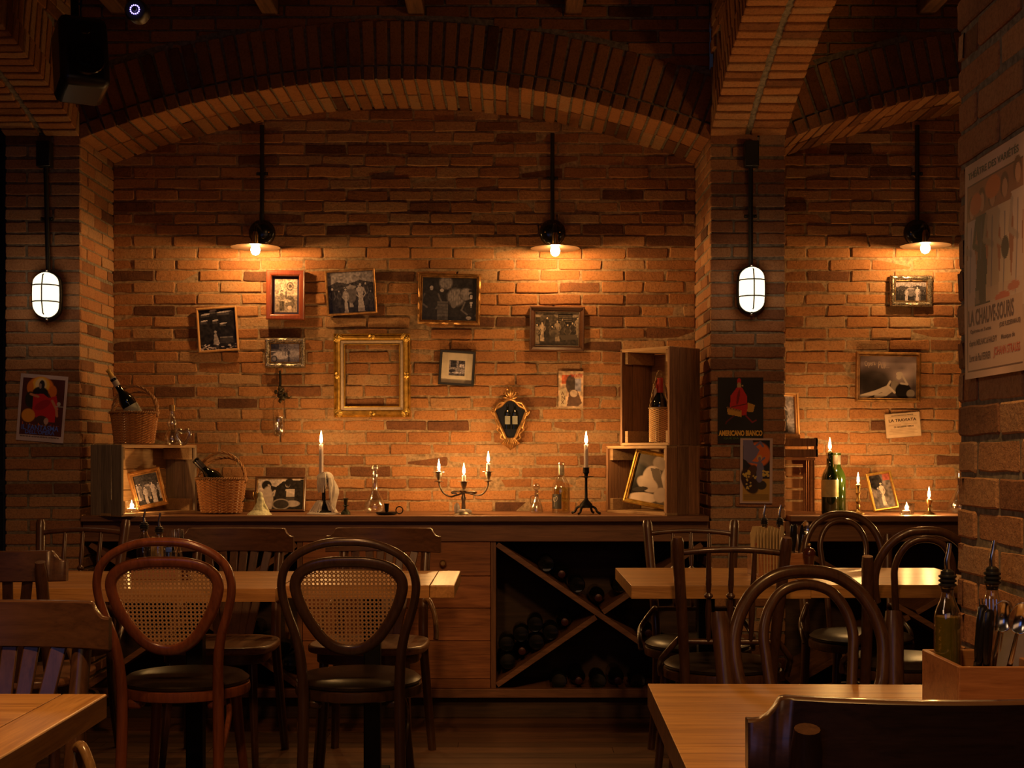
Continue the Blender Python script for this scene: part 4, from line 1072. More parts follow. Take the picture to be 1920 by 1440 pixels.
p.e(.22,.62,.14,.1,(.7,.3,.03)); p.e(.5,.68,.13,.07,(.06,.03,.03)); p.e(.6,.69,.05,.05,(.45,.3,.28)); p.e(.84,.42,.04,.03,(.4,.38,.4)); p.line([(.78,.46),(.93,.46)], .012, (.4,.38,.4))
for i in range(26): p.r(.10+.03*i,.72+R.uniform(0,.05),.12+.03*i,.755,(R.uniform(.05,.5),R.uniform(.03,.16),.04))
for i in range(14): p.r(.08+.06*i,.925,.12+.06*i,.94,(.2,.16,.18))
BLUE = (.08,.17,.85)
poster('opera_poster', 'paper opera poster with a figure in red and blue lettering beside the doorway', 79, 765.5, .2135, .300, -4.4, p,
       [('IL FANTASMA', .49, .795, .78, .075, BLUE, 0), ("DELL'OPERA", .49, .862, .62, .06, BLUE, 0), ('TEATRO  STAGIONE  LIRICA', .47, .93, .8, .022, (.12,.09,.1), 0)], 5.990)
# black poster
p = Pic(82, 118, (.008,.006,.006)); Rd = (.50,.015,.012); Ye = (.52,.27,.04)
p.e(.47,.06,.045,.05,Rd); p.e(.47,.125,.045,.05,(.45,.28,.12)); p.e(.545,.125,.02,.012,(.45,.28,.12)); p.p([(.42,.15),(.53,.15),(.64,.28),(.66,.45),(.63,.57),(.40,.58),(.27,.46),(.28,.28)], Rd); p.e(.45,.3,.03,.12,(.12,.005,.005),10,.8)
p.p([(.20,.45),(.53,.50),(.52,.60),(.22,.56)], Ye); p.p([(.66,.38),(.82,.42),(.78,.53),(.65,.52)], Ye); p.line([(.3,.45),(.64,.40)], .012, (.05,.01,.01)); p.line([(.36,.58),(.2,.67),(.18,.70)], .02, (.10,.006,.006)); p.line([(.62,.58),(.76,.68),(.84,.65)], .02, (.22,.008,.01))
for i in range(10): p.e(.22+.03*i,.46+.005*i,.01,.02,(.2,.06,.02)); 
poster('black_poster', 'black poster with a walking figure in red carrying two baskets', 1388.4, 769.5, .205, .296, 0, p,
       [('AMERICANO BIANCO', .5, .845, .96, .085, (.72,.40,.06), 0), ('QUE DA BUON', .44, .925, .62, .035, (.05,.09,.02), 0)], 5.991, bold=.045)
# orange moon poster
p = Pic(70, 140, (.50,.36,.34)); p.r(.085,.03,.915,.97,(.01,.01,.02)); p.e(.55,.25,.38,.19,(.62,.14,.025)); PU = (.16,.14,.27)
p.p([(.09,.03),(.38,.03),(.42,.1),(.6,.18),(.5,.28),(.3,.38),(.1,.32)], PU); p.line([(.36,.16),(.62,.06),(.7,.12)], .035, PU); p.line([(.25,.36),(.55,.38),(.75,.3)], .03, PU); p.e(.62,.5,.12,.14,PU); p.e(.6,.3,.08,.045,(.55,.3,.1)); p.e(.6,.315,.045,.03,(.2,.15,.25))
p.r(.085,.62,.915,.97,(.42,.24,.05)); p.e(.30,.66,.24,.21,(.03,.012,.012),-25); p.e(.35,.52,.14,.12,(.07,.03,.02),30); p.e(.66,.72,.16,.07,(.03,.02,.02)); p.e(.6,.6,.1,.08,PU)
for i in range(30): p.e(R.choice((R.uniform(.1,.3),R.uniform(.7,.88))), R.uniform(.5,.58), .035, .016, (.55,.38,.08))
for i in range(16): p.e(R.uniform(.2,.5), R.uniform(.58,.78), .03, .014, (.5,.36,.1))
for j in range(7): p.line([(.12,.865+.013*j),(.88,.865+.013*j)], .006, (.10,.06,.02))
poster('moon_poster', 'narrow pink-edged poster with an orange moon and lilac figures, overlapping the black one', 1418, 882.8, .146, .292, -.4, p, [], 5.986)
# small street card
p = Pic(48, 70, (.50,.33,.22)); p.r(.12,.1,.6,.35,(.45,.1,.04)); p.e(.5,.35,.2,.25,(.08,.05,.04)); p.r(.66,.2,.92,.55,(.3,.28,.38)); p.noise(1.2,14); p.p([(.35,.95),(.45,.5),(.75,.5),(.95,.85),(.8,.95)], (.12,.06,.04)); p.e(.62,.6,.15,.1,(.5,.36,.28)); p.p([(.05,.5),(.32,.45),(.32,.95),(.05,.95)], (.5,.38,.26)); p.noise(.5,24)
poster('postcard', 'faded coloured paper card pinned beside the stacked crates', 1070.3, 730.7, .121, .180, -.7, p, [('THEATRE', .72, .12, .5, .09, (.5,.06,.03), 0), ('A', .17, .60, .14, .1, (.15,.08,.05), 0), ('N', .20, .72, .14, .1, (.15,.08,.05), 0), ('X', .17, .84, .14, .1, (.15,.08,.05), 0)], 6.488, 'card')
# opera ticket
p = Pic(64, 44, (.60,.42,.28)); p.noise(.25,8); dk = (.05,.025,.015)
for k in range(64): 
    if k % 2: p.r(k/64,0,(k+1)/64,.03,dk); p.r(k/64,.97,(k+1)/64,1,dk)
for k in range(44):
    if k % 2: p.r(0,k/44,.02,(k+1)/44,dk); p.r(.98,k/44,1,(k+1)/44,dk)
for j, a, b in ((.16,.1,.9),(.46,.1,.45),(.46,.55,.9),(.50,.1,.45),(.66,.15,.85),(.72,.12,.88),(.78,.2,.8),(.84,.1,.9)): p.line([(a,j),(b,j)], .016, (.36,.22,.13))
poster('opera_ticket', 'pale printed opera ticket on the wall under the wide gilt frame', 1693, 797, .173, .120, 4.8, p, [('GRAN TEATRO LA FENICE', .5, .10, .62, .05, dk, 0), ('LA TRAVIATA', .5, .29, .78, .12, dk, 0), ('DI GIUSEPPE VERDI', .52, .56, .55, .07, dk, 0)], 6.488, 'ticket', bold=.03)
# tall theatre poster on the near pillar
PK = (.56,.36,.30); p = Pic(90, 130, PK); p.r(.05,.10,.95,.97,(.12,.04,.03)); p.r(.06,.105,.94,.965,PK); p.r(.06,.105,.94,.62,(.30,.10,.06)); p.noise(.5,7)
for x, y, s, dr in ((.13,.6,.42,(.50,.36,.36)),(.30,.62,.46,(.03,.02,.04)),(.47,.6,.44,(.45,.30,.22)),(.66,.66,.52,(.62,.44,.34)),(.86,.66,.56,(.60,.42,.38))):
    p.p([(x-.13,y+.06),(x-.06,y-s*.45),(x-.10,y-s*.78),(x+.10,y-s*.78),(x+.06,y-s*.45),(x+.12,y+.06)], dr); p.line([(x-.09,y-s*.72),(x-.13,y-s*.5),(x,y-s*.42)], .03, tuple(v*.7 for v in dr)); p.e(x,y-s*.93,.065,.055,(.12,.03,.02)); p.e(x+.005,y-s*.9,.042,.042,(.52,.24,.15)); p.line([(x,y-s*.7),(x-.03,y)], .008, (.10,.07,.16))
p.e(.48,.16,.12,.05,(.6,.14,.03)); p.e(.2,.2,.1,.05,(.5,.1,.03)); p.r(.06,.60,.94,.66,PK,.35); p.p([(.24,.62),(.3,.4),(.36,.62),(.34,.70),(.27,.70)], (.04,.02,.04)); p.e(.66,.45,.06,.05,(.05,.03,.04)); p.e(.62,.66,.12,.02,(.55,.12,.08)); p.e(.8,.63,.1,.02,(.5,.14,.1))
p.r(.06,.67,.94,.965,PK)
for x0 in (.05,.94): p.r(x0,.10,x0+.01,.97,(.12,.04,.04))
p.r(.05,.96,.95,.968,(.12,.04,.04)); DB = (.09,.04,.06); RR = (.50,.06,.04)
o = print_mesh('theatre_poster', p, .31, .412, [('THÉÂTRE DES VARIÉTÉS', .47, .052, .82, .040, (.06,.07,.06), 0), ('LA CHAUVE-SOURIS', .44, .72, .74, .075, DB, 0), ('Opérette en 3 actes', .27, .785, .34, .022, DB, 0), ('(DIE FLEDERMAUS)', .75, .785, .34, .026, DB, 0),
     ('d\'après MEILHAC & HALEVY', .31, .84, .46, .036, DB, 0), ('Musique de', .72, .84, .22, .026, DB, 0), ('Livret de Paul FERRIER', .26, .905, .36, .034, DB, 0), ('JOHANN STRAUSS', .70, .90, .42, .050, RR, 0)], None, 0, PRT, .002, .02)
o.location = (X2-.012, 2.437, 1.549); o.rotation_euler = (0, 0, -PI/2)
tag(o, 'tall pink theatre poster with costumed figures on the near pillar', 'poster')
# ================================================================ crates, baskets and things on the counter
FLAMES = []
def crate(label, c, w, d, h, rz, mats, open_boards=False):
    """open-fronted wooden crate; c = base point of the front corner on the -x side, front faces -y"""
    t = thing('wooden_crate', label, 'crate', c, rz, 'old wooden crates used as shelf boxes'); k = .013
    mz, mx = mats
    def boards(n, f, name, m, gap=.002):
        mb = MB()
        for i in range(n): mb.bv = R.random(); f(mb, i, n)
        mb.bv = .5; return mb.build(name, m, t, smooth=False, bevel=.0018)
    nd = 3
    for s, x in ((0, k/2), (1, w-k/2)):
        def f(mb, i, n):
            b = d/n; mb.box((x + R.uniform(-.001,.001), b*(i+.5), h/2+R.uniform(-.002,.002)), (k, b-.003, h-.004))
        boards(nd, f, 'side_panel', mz)
    for z in (k/2, h-k/2):
        def f(mb, i, n):
            b = d/n; mb.box((w/2+R.uniform(-.002,.002), b*(i+.5), z), (w-.002, b-.003, k))
        boards(nd, f, 'bottom_panel' if z < .1 else 'top_panel', mx)
    def f(mb, i, n):
        b = (h-.03)/n; mb.box((w/2, d-k/2, .015+b*(i+.5)), (w-2*k, k*.8, b-.003))
    boards(3, f, 'back_panel', mx)
    for x in (k+.011, w-k-.011):
        for z0, z1 in ((k, k+.055), (h-k-.055, h-k)): MB().box((x, d/2, (z0+z1)/2), (.022, d-.03, z1-z0)).build('corner_block', mx, t, smooth=False, bevel=.002)
    return t
def ang(a, b): return math.atan2(b[1]-a[1], b[0]-a[0])
a, b = (-1.728, 5.90), (-1.487, 6.30); crate('grey-sided wooden crate at the pillar end of the counter, a lit tea light inside', (a[0], a[1], CT), .465, .20, .320, ang(a,b), (CRG, CRT))
CRA = (Vector((a[0], a[1], CT)), ang(a,b))
a, b = (.4445, 6.33), (.692, 5.985); crate('lower wooden crate of the stack, holding a leaning gilt picture', (a[0], a[1], CT), .427, .205, .316, ang(a,b), (CRD, CRT)); CRB = (Vector((a[0], a[1], CT)), ang(a,b))
a, b = (.504, 6.215), (.708, 5.995); crate('tall upper crate of the stack, holding a bottle in a wicker carrier', (a[0], a[1], CT+.317), .300, .218, .447, ang(a,b), (CRD, CRT)); CRC = (Vector((a[0], a[1], CT+.317)), ang(a,b))
def inside(cr_, x, y, z): return cr_[0] + Matrix.Rotation(cr_[1], 3, 'Z') @ Vector((x, y, z))

def standing_frame(label, c, w, h, rz, lean, prof, mat_, pic, matw=0, inner=None, roll=0):
    """picture leaning back; c = middle of its bottom edge"""
    t = thing('picture_frame', label, 'picture', c, rot=(-lean, roll, rz))
    sweep_frame(MB(), w, h, PROF[prof], 0).build('frame', mat_, t, angle=35, loc=(0,0,h/2))
    iw = PROF[prof][-1][0]
    MB().box((0,.002,h/2), (w-.004,.006,h-.004)).build('backing_board', BPL, t, smooth=False)
    o = print_mesh('photograph', pic, w-2*iw+.003, h-2*iw+.003, (), t, -.0055, PRG); o.location = (0,0,h/2); plabel(o, 'old photograph')
    if inner: sweep_frame(MB(), w-2*iw+.004, h-2*iw+.004, [(0,.006),(0,.013),(.002,.014),(.004,.009),(.004,.004)]).build('inner_rim', inner, t, angle=35, loc=(0,0,h/2))
    return t
def back_tilt(o, a):   # lean about the bottom edge
    o.rotation_euler = (a, 0, o.rotation_euler[2])
f = standing_frame('gilt picture leaning inside the grey-sided crate', inside(CRA,.250,.07,.030), .150, .180, CRA[1]-.55, .22, 'gold', GLB, pic_crowd(40,46,3,.05), roll=-.2)
f = standing_frame('gilt frame with a sepia couple leaning inside the lower stacked crate', inside(CRB,.215,.065,.034), .235, .262, CRB[1]+.42, .26, 'gold', GLD, pic_couple(60,70), roll=.16)
f = standing_frame('wood framed photograph of two children standing beside the wicker basket', (W(522,962,6.33).x, 6.37, CT+.001), .245, .172, -.06, .2, 'thin', DWF, pic_children(90,58), inner=BRA)
f = standing_frame('small gilt frame leaning on the wall of the second niche beside a tea light', (W(1668,958,6.3).x, 6.36, CT+.001), .125, .185, .12, .25, 'thin', GLD, pic_street(40,64), inner=GLB)
f.rotation_euler = (-.25, -.14, .12); f.location.z += .009

def basket(label, c, rz, rx=.116, ry=.085, h=.155):
    t = thing('wicker_basket', label, 'basket', c, rz, 'wicker baskets with arched handles')
    N = 132; rows = 25; vs = []; fs = []; bvs = []
    def rad(z): return .84 + .20*(z/h)**.9
    for lay, off in ((0, 0), (1, -.006)):
        for j in range(rows+1):
            z = h*j/rows
            for k in range(N):
                a = 2*PI*k/N; wv = .0032*math.sin(a*22 + (j % 2)*PI) + .0008*(1 if j % 2 else -1); q = rad(z)
                n = Vector((math.cos(a)/rx, math.sin(a)/ry, 0)).normalized()
                vs.append((rx*q*math.cos(a)+n.x*(wv+off), ry*q*math.sin(a)+n.y*(wv+off), z+.004))
    b = (rows+1)*N
    for j in range(rows):
        for k in range(N):
            k2 = (k+1) % N; fs.append((j*N+k, j*N+k2, (j+1)*N+k2, (j+1)*N+k)); fs.append((b+(j+1)*N+k, b+(j+1)*N+k2, b+j*N+k2, b+j*N+k))
    for k in range(N): fs.append((rows*N+k, rows*N+(k+1)%N, b+rows*N+(k+1)%N, b+rows*N+k))
    fs.append([k for k in range(N)][::-1]); fs.append([b+k for k in range(N)]); mb = MB().add(vs, fs)
    for j in range(rows):
        for k in range(N): mb.b[(j*N+k)*2] = 1.0 if ((k//3) % 2) ^ (j % 2) else .05
    mb.build('woven_body', WIK, t, smooth=False)
    mb = MB(); q = rad(h)
    for ph in (0, PI):
        mb.tube([((rx*q+.004*math.cos(30*a+ph))*math.cos(a), (ry*q+.004*math.cos(30*a+ph))*math.sin(a), h+.004+.004*math.sin(30*a+ph)) for a in [2*PI*k/240 for k in range(240)]], .0034, 6, closed=True)
    mb.build('rim', WIK, t)
    # two arched handles that meet at one side
    for lean in (0.0, .62):
        mb = MB(); P_ = []; n = 60
        for k in range(n+1):
            a = PI*k/n; P_.append(Vector((rx*1.0*math.cos(a), math.sin(lean)*.125*math.sin(a), h + .125*math.sin(a)*math.cos(lean)*1.0)))
        for ph in (0, 2.1, 4.2):
            pts = []
            for i, p_ in enumerate(P_):
                d = (P_[min(i+1,n)]-P_[max(i-1,0)]).normalized(); u = d.cross(Vector((0,1,.01))).normalized(); v = d.cross(u); th = i*.55+ph
                pts.append(p_ + u*.0035*math.cos(th) + v*.0035*math.sin(th))
            mb.tube(pts, .0036, 6)
        mb.build('handle', WIK, t)
    mb = MB()
    for s in (-1,1):
        mb.ball((s*rx*1.02, 0, h-.004), .011, 10, 6, (.8,1,1.4))
    mb.build('handle_binding', WIK, t)
    return t
ps = inside(CRA, .12, .10, .322)
ps = Vector((W(252,0,6.07).x, 6.07, CT+.322)); basket('wicker basket standing on top of the grey-sided crate', ps, -.12, .106, .075, .140)
psb = Vector((W(415,0,6.22).x, 6.22, CT+.001)); basket('wicker basket standing on the counter next to the crate', psb, -.1, .113, .085, .158)

def bottle(label, c, mat_, h=.30, r=.037, rot=(0,0,0), lab=None, cap=None, capc=None, liquid=None, name='wine_bottle', prof=None, group=None, cork=None):
    t = thing(name, label, 'bottle', c, rot=rot, group=group)
    pr = prof or [(r*.6,.003),(r*.93,0),(r,.007),(r,h*.56),(r*.97,h*.62),(r*.72,h*.70),(r*.42,h*.77),(r*.37,h*.95),(r*.44,h*.955),(r*.44,h*.985),(r*.37,h)]
    MB().lathe(pr, seg=28).build('glass', mat_, t)
    if lab: lz0, lz1, m = lab; plabel(MB().lathe([(r+.0006,h*lz0),(r+.0006,h*lz1)], seg=28, cap=False).build('label', m, t), 'paper label')
    if capc: rr = cap[2] if len(cap) > 2 else r*.47; plabel(MB().lathe([(rr*.95,h*cap[0]),(rr,h*cap[0]+.004),(rr,h*cap[1]-.002),(rr*.8,h*cap[1])], seg=20).build('capsule' if not cork else 'stopper', capc, t), 'neck capsule')
    if liquid: lm, lz1 = liquid; MB().lathe([(r*.6,.007),(r*.9,.008),(r*.92,h*lz1),(r*.9,h*lz1+.001)], seg=24).build('liquid', lm, t)
    return t
CORK = plain('cork_yellow', (.45,.27,.06), .6, 0, .3, 80)
PAL = plain('pale_label', (.30,.30,.26), .6, 0, .15, 60)
def aim(c, px0, py0, px1, py1, Y0, Y1): 
    d = W(px1,py1,Y1)-W(px0,py0,Y0); return d.to_track_quat('Z','X').to_euler()
q = aim(None, 246, 792, 197, 712, 6.06, 6.02)
t_ = bottle('dark wine bottle with a yellow stopper leaning out of the upper basket', W(277, 816, 6.085), BDK, .30, .0355, q, (.18,.52,PAL), (.86,1.01,.0145), plain('pale_capsule', (.35,.30,.28), .5))
plabel(MB().lathe([(.011,.300),(.0115,.315),(.009,.33),(.012,.34),(.004,.345)], seg=14).build('stopper', CORK, t_), 'yellow stopper')
q = aim(None, 450, 948, 366, 862, 6.235, 6.22)
bottle('dark champagne bottle leaning in the basket next to the crate', W(450, 948, 6.235), BDK, .30, .040, q, None, (.80,1.0,.0165), plain('dark_foil', (.05,.04,.045), .35, .5))
# heart-shaped glass bottle pair
t = thing('decorative_bottle', 'clear gold-capped glass bottle with a heart-shaped belly on top of the crate', 'bottle', (W(322,0,6.15).x, 6.16, CT+.3215))
MB().lathe([(.03,.0),(.034,.005),(.036,.03),(.03,.055),(.016,.075),(.022,.09),(.024,.105),(.014,.122),(.011,.15),(.0125,.165)], seg=28).build('glass', GLK, t)
mb = MB(); 
mb.tube(cr([(.052,-.01,.004),(.024,-.01,.042),(.030,-.01,.066),(.052,-.01,.058),(.074,-.01,.066),(.082,-.01,.042)],6,True), .011, 12, closed=True); mb.build('heart_loop', GLK, t)
plabel(MB().lathe([(.0145,.155),(.0145,.182),(.012,.184)], seg=18).build('cap', BRA, t), 'ribbed gold cap')

def flame(t, x, y, z, s=1.0, power=1.0, world=None, label=None):
    pr = [(.0014,0),(.0040,.004),(.0060,.010),(.0057,.016),(.0043,.026),(.0023,.037),(.0007,.047)]
    o = MB().lathe([(r*s, q*s) for r, q in pr], (x,y,z+.002), 14).build('flame', FLM, t); plabel(o, 'burning flame')
    MB().tube([(x,y,z-.003),(x+.0005,y,z+.006)], .0007, 6).build('wick', BPL, t)
    FLAMES.append((world, power))
def candle(t, x, y, z, h, r=.011):
    MB().lathe([(r,0),(r*.98,h*.5),(r*.95,h-.003),(r*.8,h),(r*.5,h-.0015)], (x,y,z), 18).build('candle', CND, t)
CP = 1.15
# candle stick buried in wax
Yc = 6.16; s = Yc/FP; c = W(607, 965, Yc); c.z = CT
t = thing('wax_covered_candlestick', 'tall iron candlestick buried in pale dripped wax with one burning candle', 'candlestick', c)
MB().lathe([(.055,.0),(.05,.012),(.02,.03),(.009,.05),(.008,.13),(.014,.14),(.022,.155),(.020,.175)], seg=20).build('stick', BLK, t)
mb = MB(); rr = random.Random(3)
mb.ball((.012,0,.178), .026, 16, 10, (1.1,.8,.7)); mb.ball((.028,0,.170), .018, 14, 8); mb.ball((-.018,0,.170), .016, 14, 8)
for i in range(34):
    a = rr.uniform(0, 2*PI); x0, y0 = .008+.030*math.cos(a), .024*math.sin(a); l = rr.uniform(.02,.075) if math.cos(a) < .3 else rr.uniform(.05,.13)
    mb.tube([(x0*.7,y0*.7,.188),(x0*1.1,y0*1.1,.168),(x0*1.3,y0*1.2,.17-l*.6),(x0*1.25,y0*1.15,.17-l)], [.005,.0055,.004,.0028], 7)
for k in range(5): mb.tube(cr([(.04,-.004,.16),(.050+.003*k,-.01+.005*k,.11),(.036+.004*k,-.01+.004*k,.06),(.03+.004*k,-.008,.02)],4), .008, 8)
for i in range(34):
    a = rr.uniform(0,2*PI); r0 = rr.uniform(.028,.042); mb.tube([(r0*.6*math.cos(a),r0*.5*math.sin(a),.062),(r0*.9*math.cos(a),r0*.8*math.sin(a),.05),(r0*1.25*math.cos(a),r0*1.05*math.sin(a),.028),(r0*1.6*math.cos(a),r0*1.25*math.sin(a),.004)], [.004,.0045,.004,.005], 7)
mb.lathe([(.072,.0),(.07,.005),(.045,.012),(.02,.02)], seg=24, M=Matrix.Diagonal((1.1,.9,1)))
o = mb.build('dripped_wax', WAX, t, angle=180); md = o.modifiers.new('fuse','REMESH'); md.mode='VOXEL'; md.voxel_size=.0016; md.use_smooth_shade=True
candle(t, -.012, 0, .165, .158, .0105); flame(t, -.012, 0, .325, 1.25, CP*1.2, c+Vector((-.012,0,.347)))
# small wax covered stick, green
c = W(484, 965, 6.10); c.z = CT
t = thing('wax_covered_candlestick', 'short burnt-out candlestick under green and white wax in front of the children photograph', 'candlestick', c)
MB().lathe([(.02,.0),(.006,.012),(.005,.07),(.014,.085),(.013,.105)], (-.012,0,0), 16).build('stick', BRA, t)
mb = MB(); mb.lathe([(.058,.0),(.05,.008),(.03,.024),(.014,.045)], (.006,0,0), 24)
for i in range(16):
    a = rr.uniform(0,2*PI); mb.tube([(.01+.006*math.cos(a),.006*math.sin(a),.085),(.012+.012*math.cos(a),.01*math.sin(a),.05),(.01+.035*math.cos(a),.03*math.sin(a),.012)], [.006,.009,.008], 8)
mb.ball((.010,0,.085), .013, 12, 8, (1,1,1.6)); mb.ball((.012,0,.06), .017, 12, 8, (1,1,1.5))
o = mb.build('dripped_wax', WXG, t, angle=180); md = o.modifiers.new('fuse','REMESH'); md.mode='VOXEL'; md.voxel_size=.0016; md.use_smooth_shade=True
# little dark stick
c = W(648, 965, 6.13); c.z = CT; t = thing('candlestick', 'small empty dark green candlestick beside the wax-covered one', 'candlestick', c)
MB().lathe([(.023,.0),(.021,.01),(.006,.026),(.006,.036),(.017,.04),(.006,.045),(.008,.05),(.010,.07),(.014,.074),(.009,.075)], seg=20).build('stick', plain('verdigris_iron', (.03,.035,.02), .5, .4, .4), t)
# decanter
c = Vector((W(703,0,6.28).x, 6.28, CT)); t = thing('decanter', 'clear long-necked glass decanter with a stopper near the chamber candlestick', 'decanter', c)
MB().lathe([(.03,.001),(.045,.004),(.053,.02),(.050,.045),(.035,.072),(.019,.10),(.0145,.125),(.0135,.16),(.018,.183),(.0175,.184)], seg=32, cap=False).build('glass', GLK, t)
mb = MB(); mb.ball((0,0,.212), .021, 16, 10, (1,1,.85)); mb.lathe([(.009,.17),(.012,.19),(.012,.2)], seg=14); mb.build('stopper', GLK, t)
# chamber stick
c = W(725, 967, 6.08); c.z = CT; t = thing('chamber_candlestick', 'low dark chamber candlestick with a ring handle', 'candlestick', c)
MB().lathe([(.03,.0),(.046,.004),(.05,.013),(.047,.0135),(.03,.006),(.01,.006)], seg=32).build('dish', BLK, t)
MB().lathe([(.007,.005),(.006,.015),(.009,.02),(.011,.048),(.014,.052),(.0095,.052),(.009,.03)], seg=20).build('socket', BLK, t)
MB().tube([(.058+.016*math.cos(a), 0, .022+.016*math.sin(a)) for a in [2*PI*k/24 for k in range(24)]], .0026, 8, closed=True).build('ring_handle', BLK, t)
# candelabra
Yc = 6.13; s = Yc/FP; c = W(869, 965, Yc); c.z = CT; t = thing('candelabra', 'three-armed silver candelabra with three burning candles', 'candelabra', c)
MB().lathe([(.048,.0),(.046,.004),(.03,.014),(.010,.024),(.0085,.06),(.012,.075),(.008,.085),(.007,.10),(.011,.107),(.009,.112)], seg=28).build('base', SIL, t)
mb = MB(); mb.ball((-.03,-.01,.028), .014, 12, 8, (1,.8,1.9)); mb.ball((.014,-.012,.014), .018, 12, 8, (1.4,.7,.7)); mb.ball((-.006,-.015,.014), .018, 12, 8, (1.4,.7,.7)); mb.build('dripped_wax', WAX, t)
mb = MB(); mb.tube(cr([(-.112,0,.150),(-.108,0,.128),(-.09,-.005,.098),(-.06,-.012,.083),(-.03,-.012,.089),(.0,-.01,.099),(.035,-.006,.104),(.058,0,.102),(.05,.008,.096),(.03,.01,.094)], 6), .0042, 8)
mb.tube(cr([(.113,0,.150),(.112,0,.132),(.10,.004,.106),(.08,.01,.090),(.055,.012,.089),(.03,.012,.096),(.0,.010,.101),(-.03,.006,.105),(-.052,0,.104),(-.05,-.008,.098),(-.03,-.01,.096)], 6), .0042, 8)
mb.build('arms', SIL, t)
CUP = [(.006,0),(.020,.003),(.021,.005),(.006,.010),(.008,.016),(.013,.030),(.014,.044),(.028,.046),(.028,.048),(.012,.047)]
for x, z0, ch in ((-.113,.148,.002),(.002,.105,.027),(.114,.150,.036)):
    MB().lathe(CUP, (x,0,z0), 22).build('candle_cup', SIL, t)
    candle(t, x, 0, z0+.046, ch+.004, .0095); flame(t, x, 0, z0+.05+ch, 1.12, CP, c+Vector((x,0,z0+.07+ch)))
# little carafe
c = Vector((W(1006,0,6.25).x, 6.25, CT)); t = thing('glass_carafe', 'small clear glass carafe with a faceted ball stopper', 'carafe', c)
MB().lathe([(.026,.001),(.031,.004),(.032,.014),(.026,.04),(.018,.06),(.011,.072),(.011,.088),(.014,.094)], seg=28, cap=False).build('glass', GLK, t)
mb = MB(); mb.ball((0,0,.124), .0175, 8, 6); mb.lathe([(.008,.08),(.009,.1),(.009,.107)], seg=12); mb.build('stopper', GLK, t)
MB().tube(cr([(-.011,0,.083),(-.026,0,.078),(-.03,0,.055),(-.024,0,.04)],5), .0025, 8).build('handle', GLK, t)
# liquor bottle
c = Vector((W(1052,0,6.27).x, 6.27, CT)); LQ = [(.028,.003),(.040,0),(.043,.006),(.043,.115),(.038,.138),(.022,.165),(.0145,.182),(.0135,.225),(.0165,.226),(.0165,.238),(.013,.24)]
t = bottle('clear liquor bottle half full of pale yellow drink with a black label', c, GLS, .24, .043, prof=LQ, liquid=(GLY,.50), name='liquor_bottle', cap=(.74,.94,.0155), capc=SIL)
vs = []; 
mb = MB(); mb.add([(.0438*math.sin(a), -.0438*math.cos(a), z) for a in [-1.25+1.25*k/8 for k in range(9)] for z in (.022,.09)], [(2*k,2*k+2,2*k+3,2*k+1) for k in range(8)]); plabel(mb.build('label', plain('black_label', (.02,.015,.012), .5), t), 'black label')
mb = MB(); mb.tube(cr([(.0445*math.sin(a), -.0445*math.cos(a), z) for a, z in ((-.85,.032),(-.8,.05),(-.72,.07),(-.9,.075),(-.95,.062),(-.75,.055),(-.5,.062),(-.45,.074),(-.6,.08),(-.68,.07))],4), .0009, 5); mb.build('letter_mark', CRM, t)
# iron candlestick
Yc = 6.15; c = W(1099, 965, Yc); c.z = CT; t = thing('iron_candlestick', 'black iron candlestick on clawed feet with one tall burning candle beside the crates', 'candlestick', c)
MB().lathe([(.034,.030),(.028,.048),(.012,.064),(.007,.075),(.006,.165),(.008,.169),(.035,.172),(.035,.175),(.008,.176),(.009,.185),(.015,.192),(.014,.213),(.016,.216),(.011,.216)], seg=24).build('stick', BLK, t)
for k in range(4):
    a = PI/4 + k*PI/2 + .25; MB().tube(cr([(.022*math.cos(a),.022*math.sin(a),.038),(.046*math.cos(a),.046*math.sin(a),.030),(.058*math.cos(a),.058*math.sin(a),.012),(.074*math.cos(a),.074*math.sin(a),.005)],4), .0055, 8).build('foot', BLK, t)
candle(t, 0, 0, .21, .112, .0105); flame(t, 0, 0, .323, 1.25, CP*1.2, c+Vector((0,0,.345)))
# tea lights
def tealight(label, c):
    t = thing('tea_light', label, 'candle', c, group='tea lights in clear glasses')
    mb = MB(); mb.lathe([(.030,.0),(.033,.004),(.036,.052),(.0345,.052),(.031,.005)], seg=26, cap=False); mb.lathe([(.028,.0),(.028,.004)], seg=20); mb.build('glass', GLS, t)
    MB().lathe([(.018,.004),(.0185,.018),(.017,.0185)], seg=20).build('candle', CND, t); flame(t, 0, 0, .019, .75, .8, c+Vector((0,0,.034)))
tealight('tea light burning in a glass inside the grey-sided crate', inside(CRA, .108, .052, .0145))
tealight('tea light burning in a glass on the second counter', W(1700,960,6.12).xy.to_3d()+Vector((0,0,CT+.0005)))
# wicker bottle carrier in the upper crate
cc = inside(CRC, .180, .072, .0135); t = thing('wicker_bottle_carrier', 'wicker bottle carrier with a tall loop handle inside the upper crate', 'basket', cc, .3)
N = 72; rows = 34; vs = []; fs = []; h = .155
for j in range(rows+1):
    for k in range(N):
        a = 2*PI*k/N; q = .048 + .0022*math.sin(a*12 + (j % 2)*PI); vs.append((q*math.cos(a), q*math.sin(a), .002+h*j/rows))
for j in range(rows):
    for k in range(N): fs.append((j*N+k, j*N+(k+1)%N, (j+1)*N+(k+1)%N, (j+1)*N+k))
fs.append([k for k in range(N)][::-1]); mb = MB().add(vs, fs)
for j in range(rows):
    for k in range(N): mb.b[j*N+k] = 1.0 if ((k//3) % 2) ^ (j % 2) else .1
mb.build('woven_body', WIL, t, smooth=False)
MB().tube([(.049*math.cos(a),.049*math.sin(a),h+.003) for a in [2*PI*k/40 for k in range(40)]], .0045, 8, closed=True).build('rim', WIL, t)
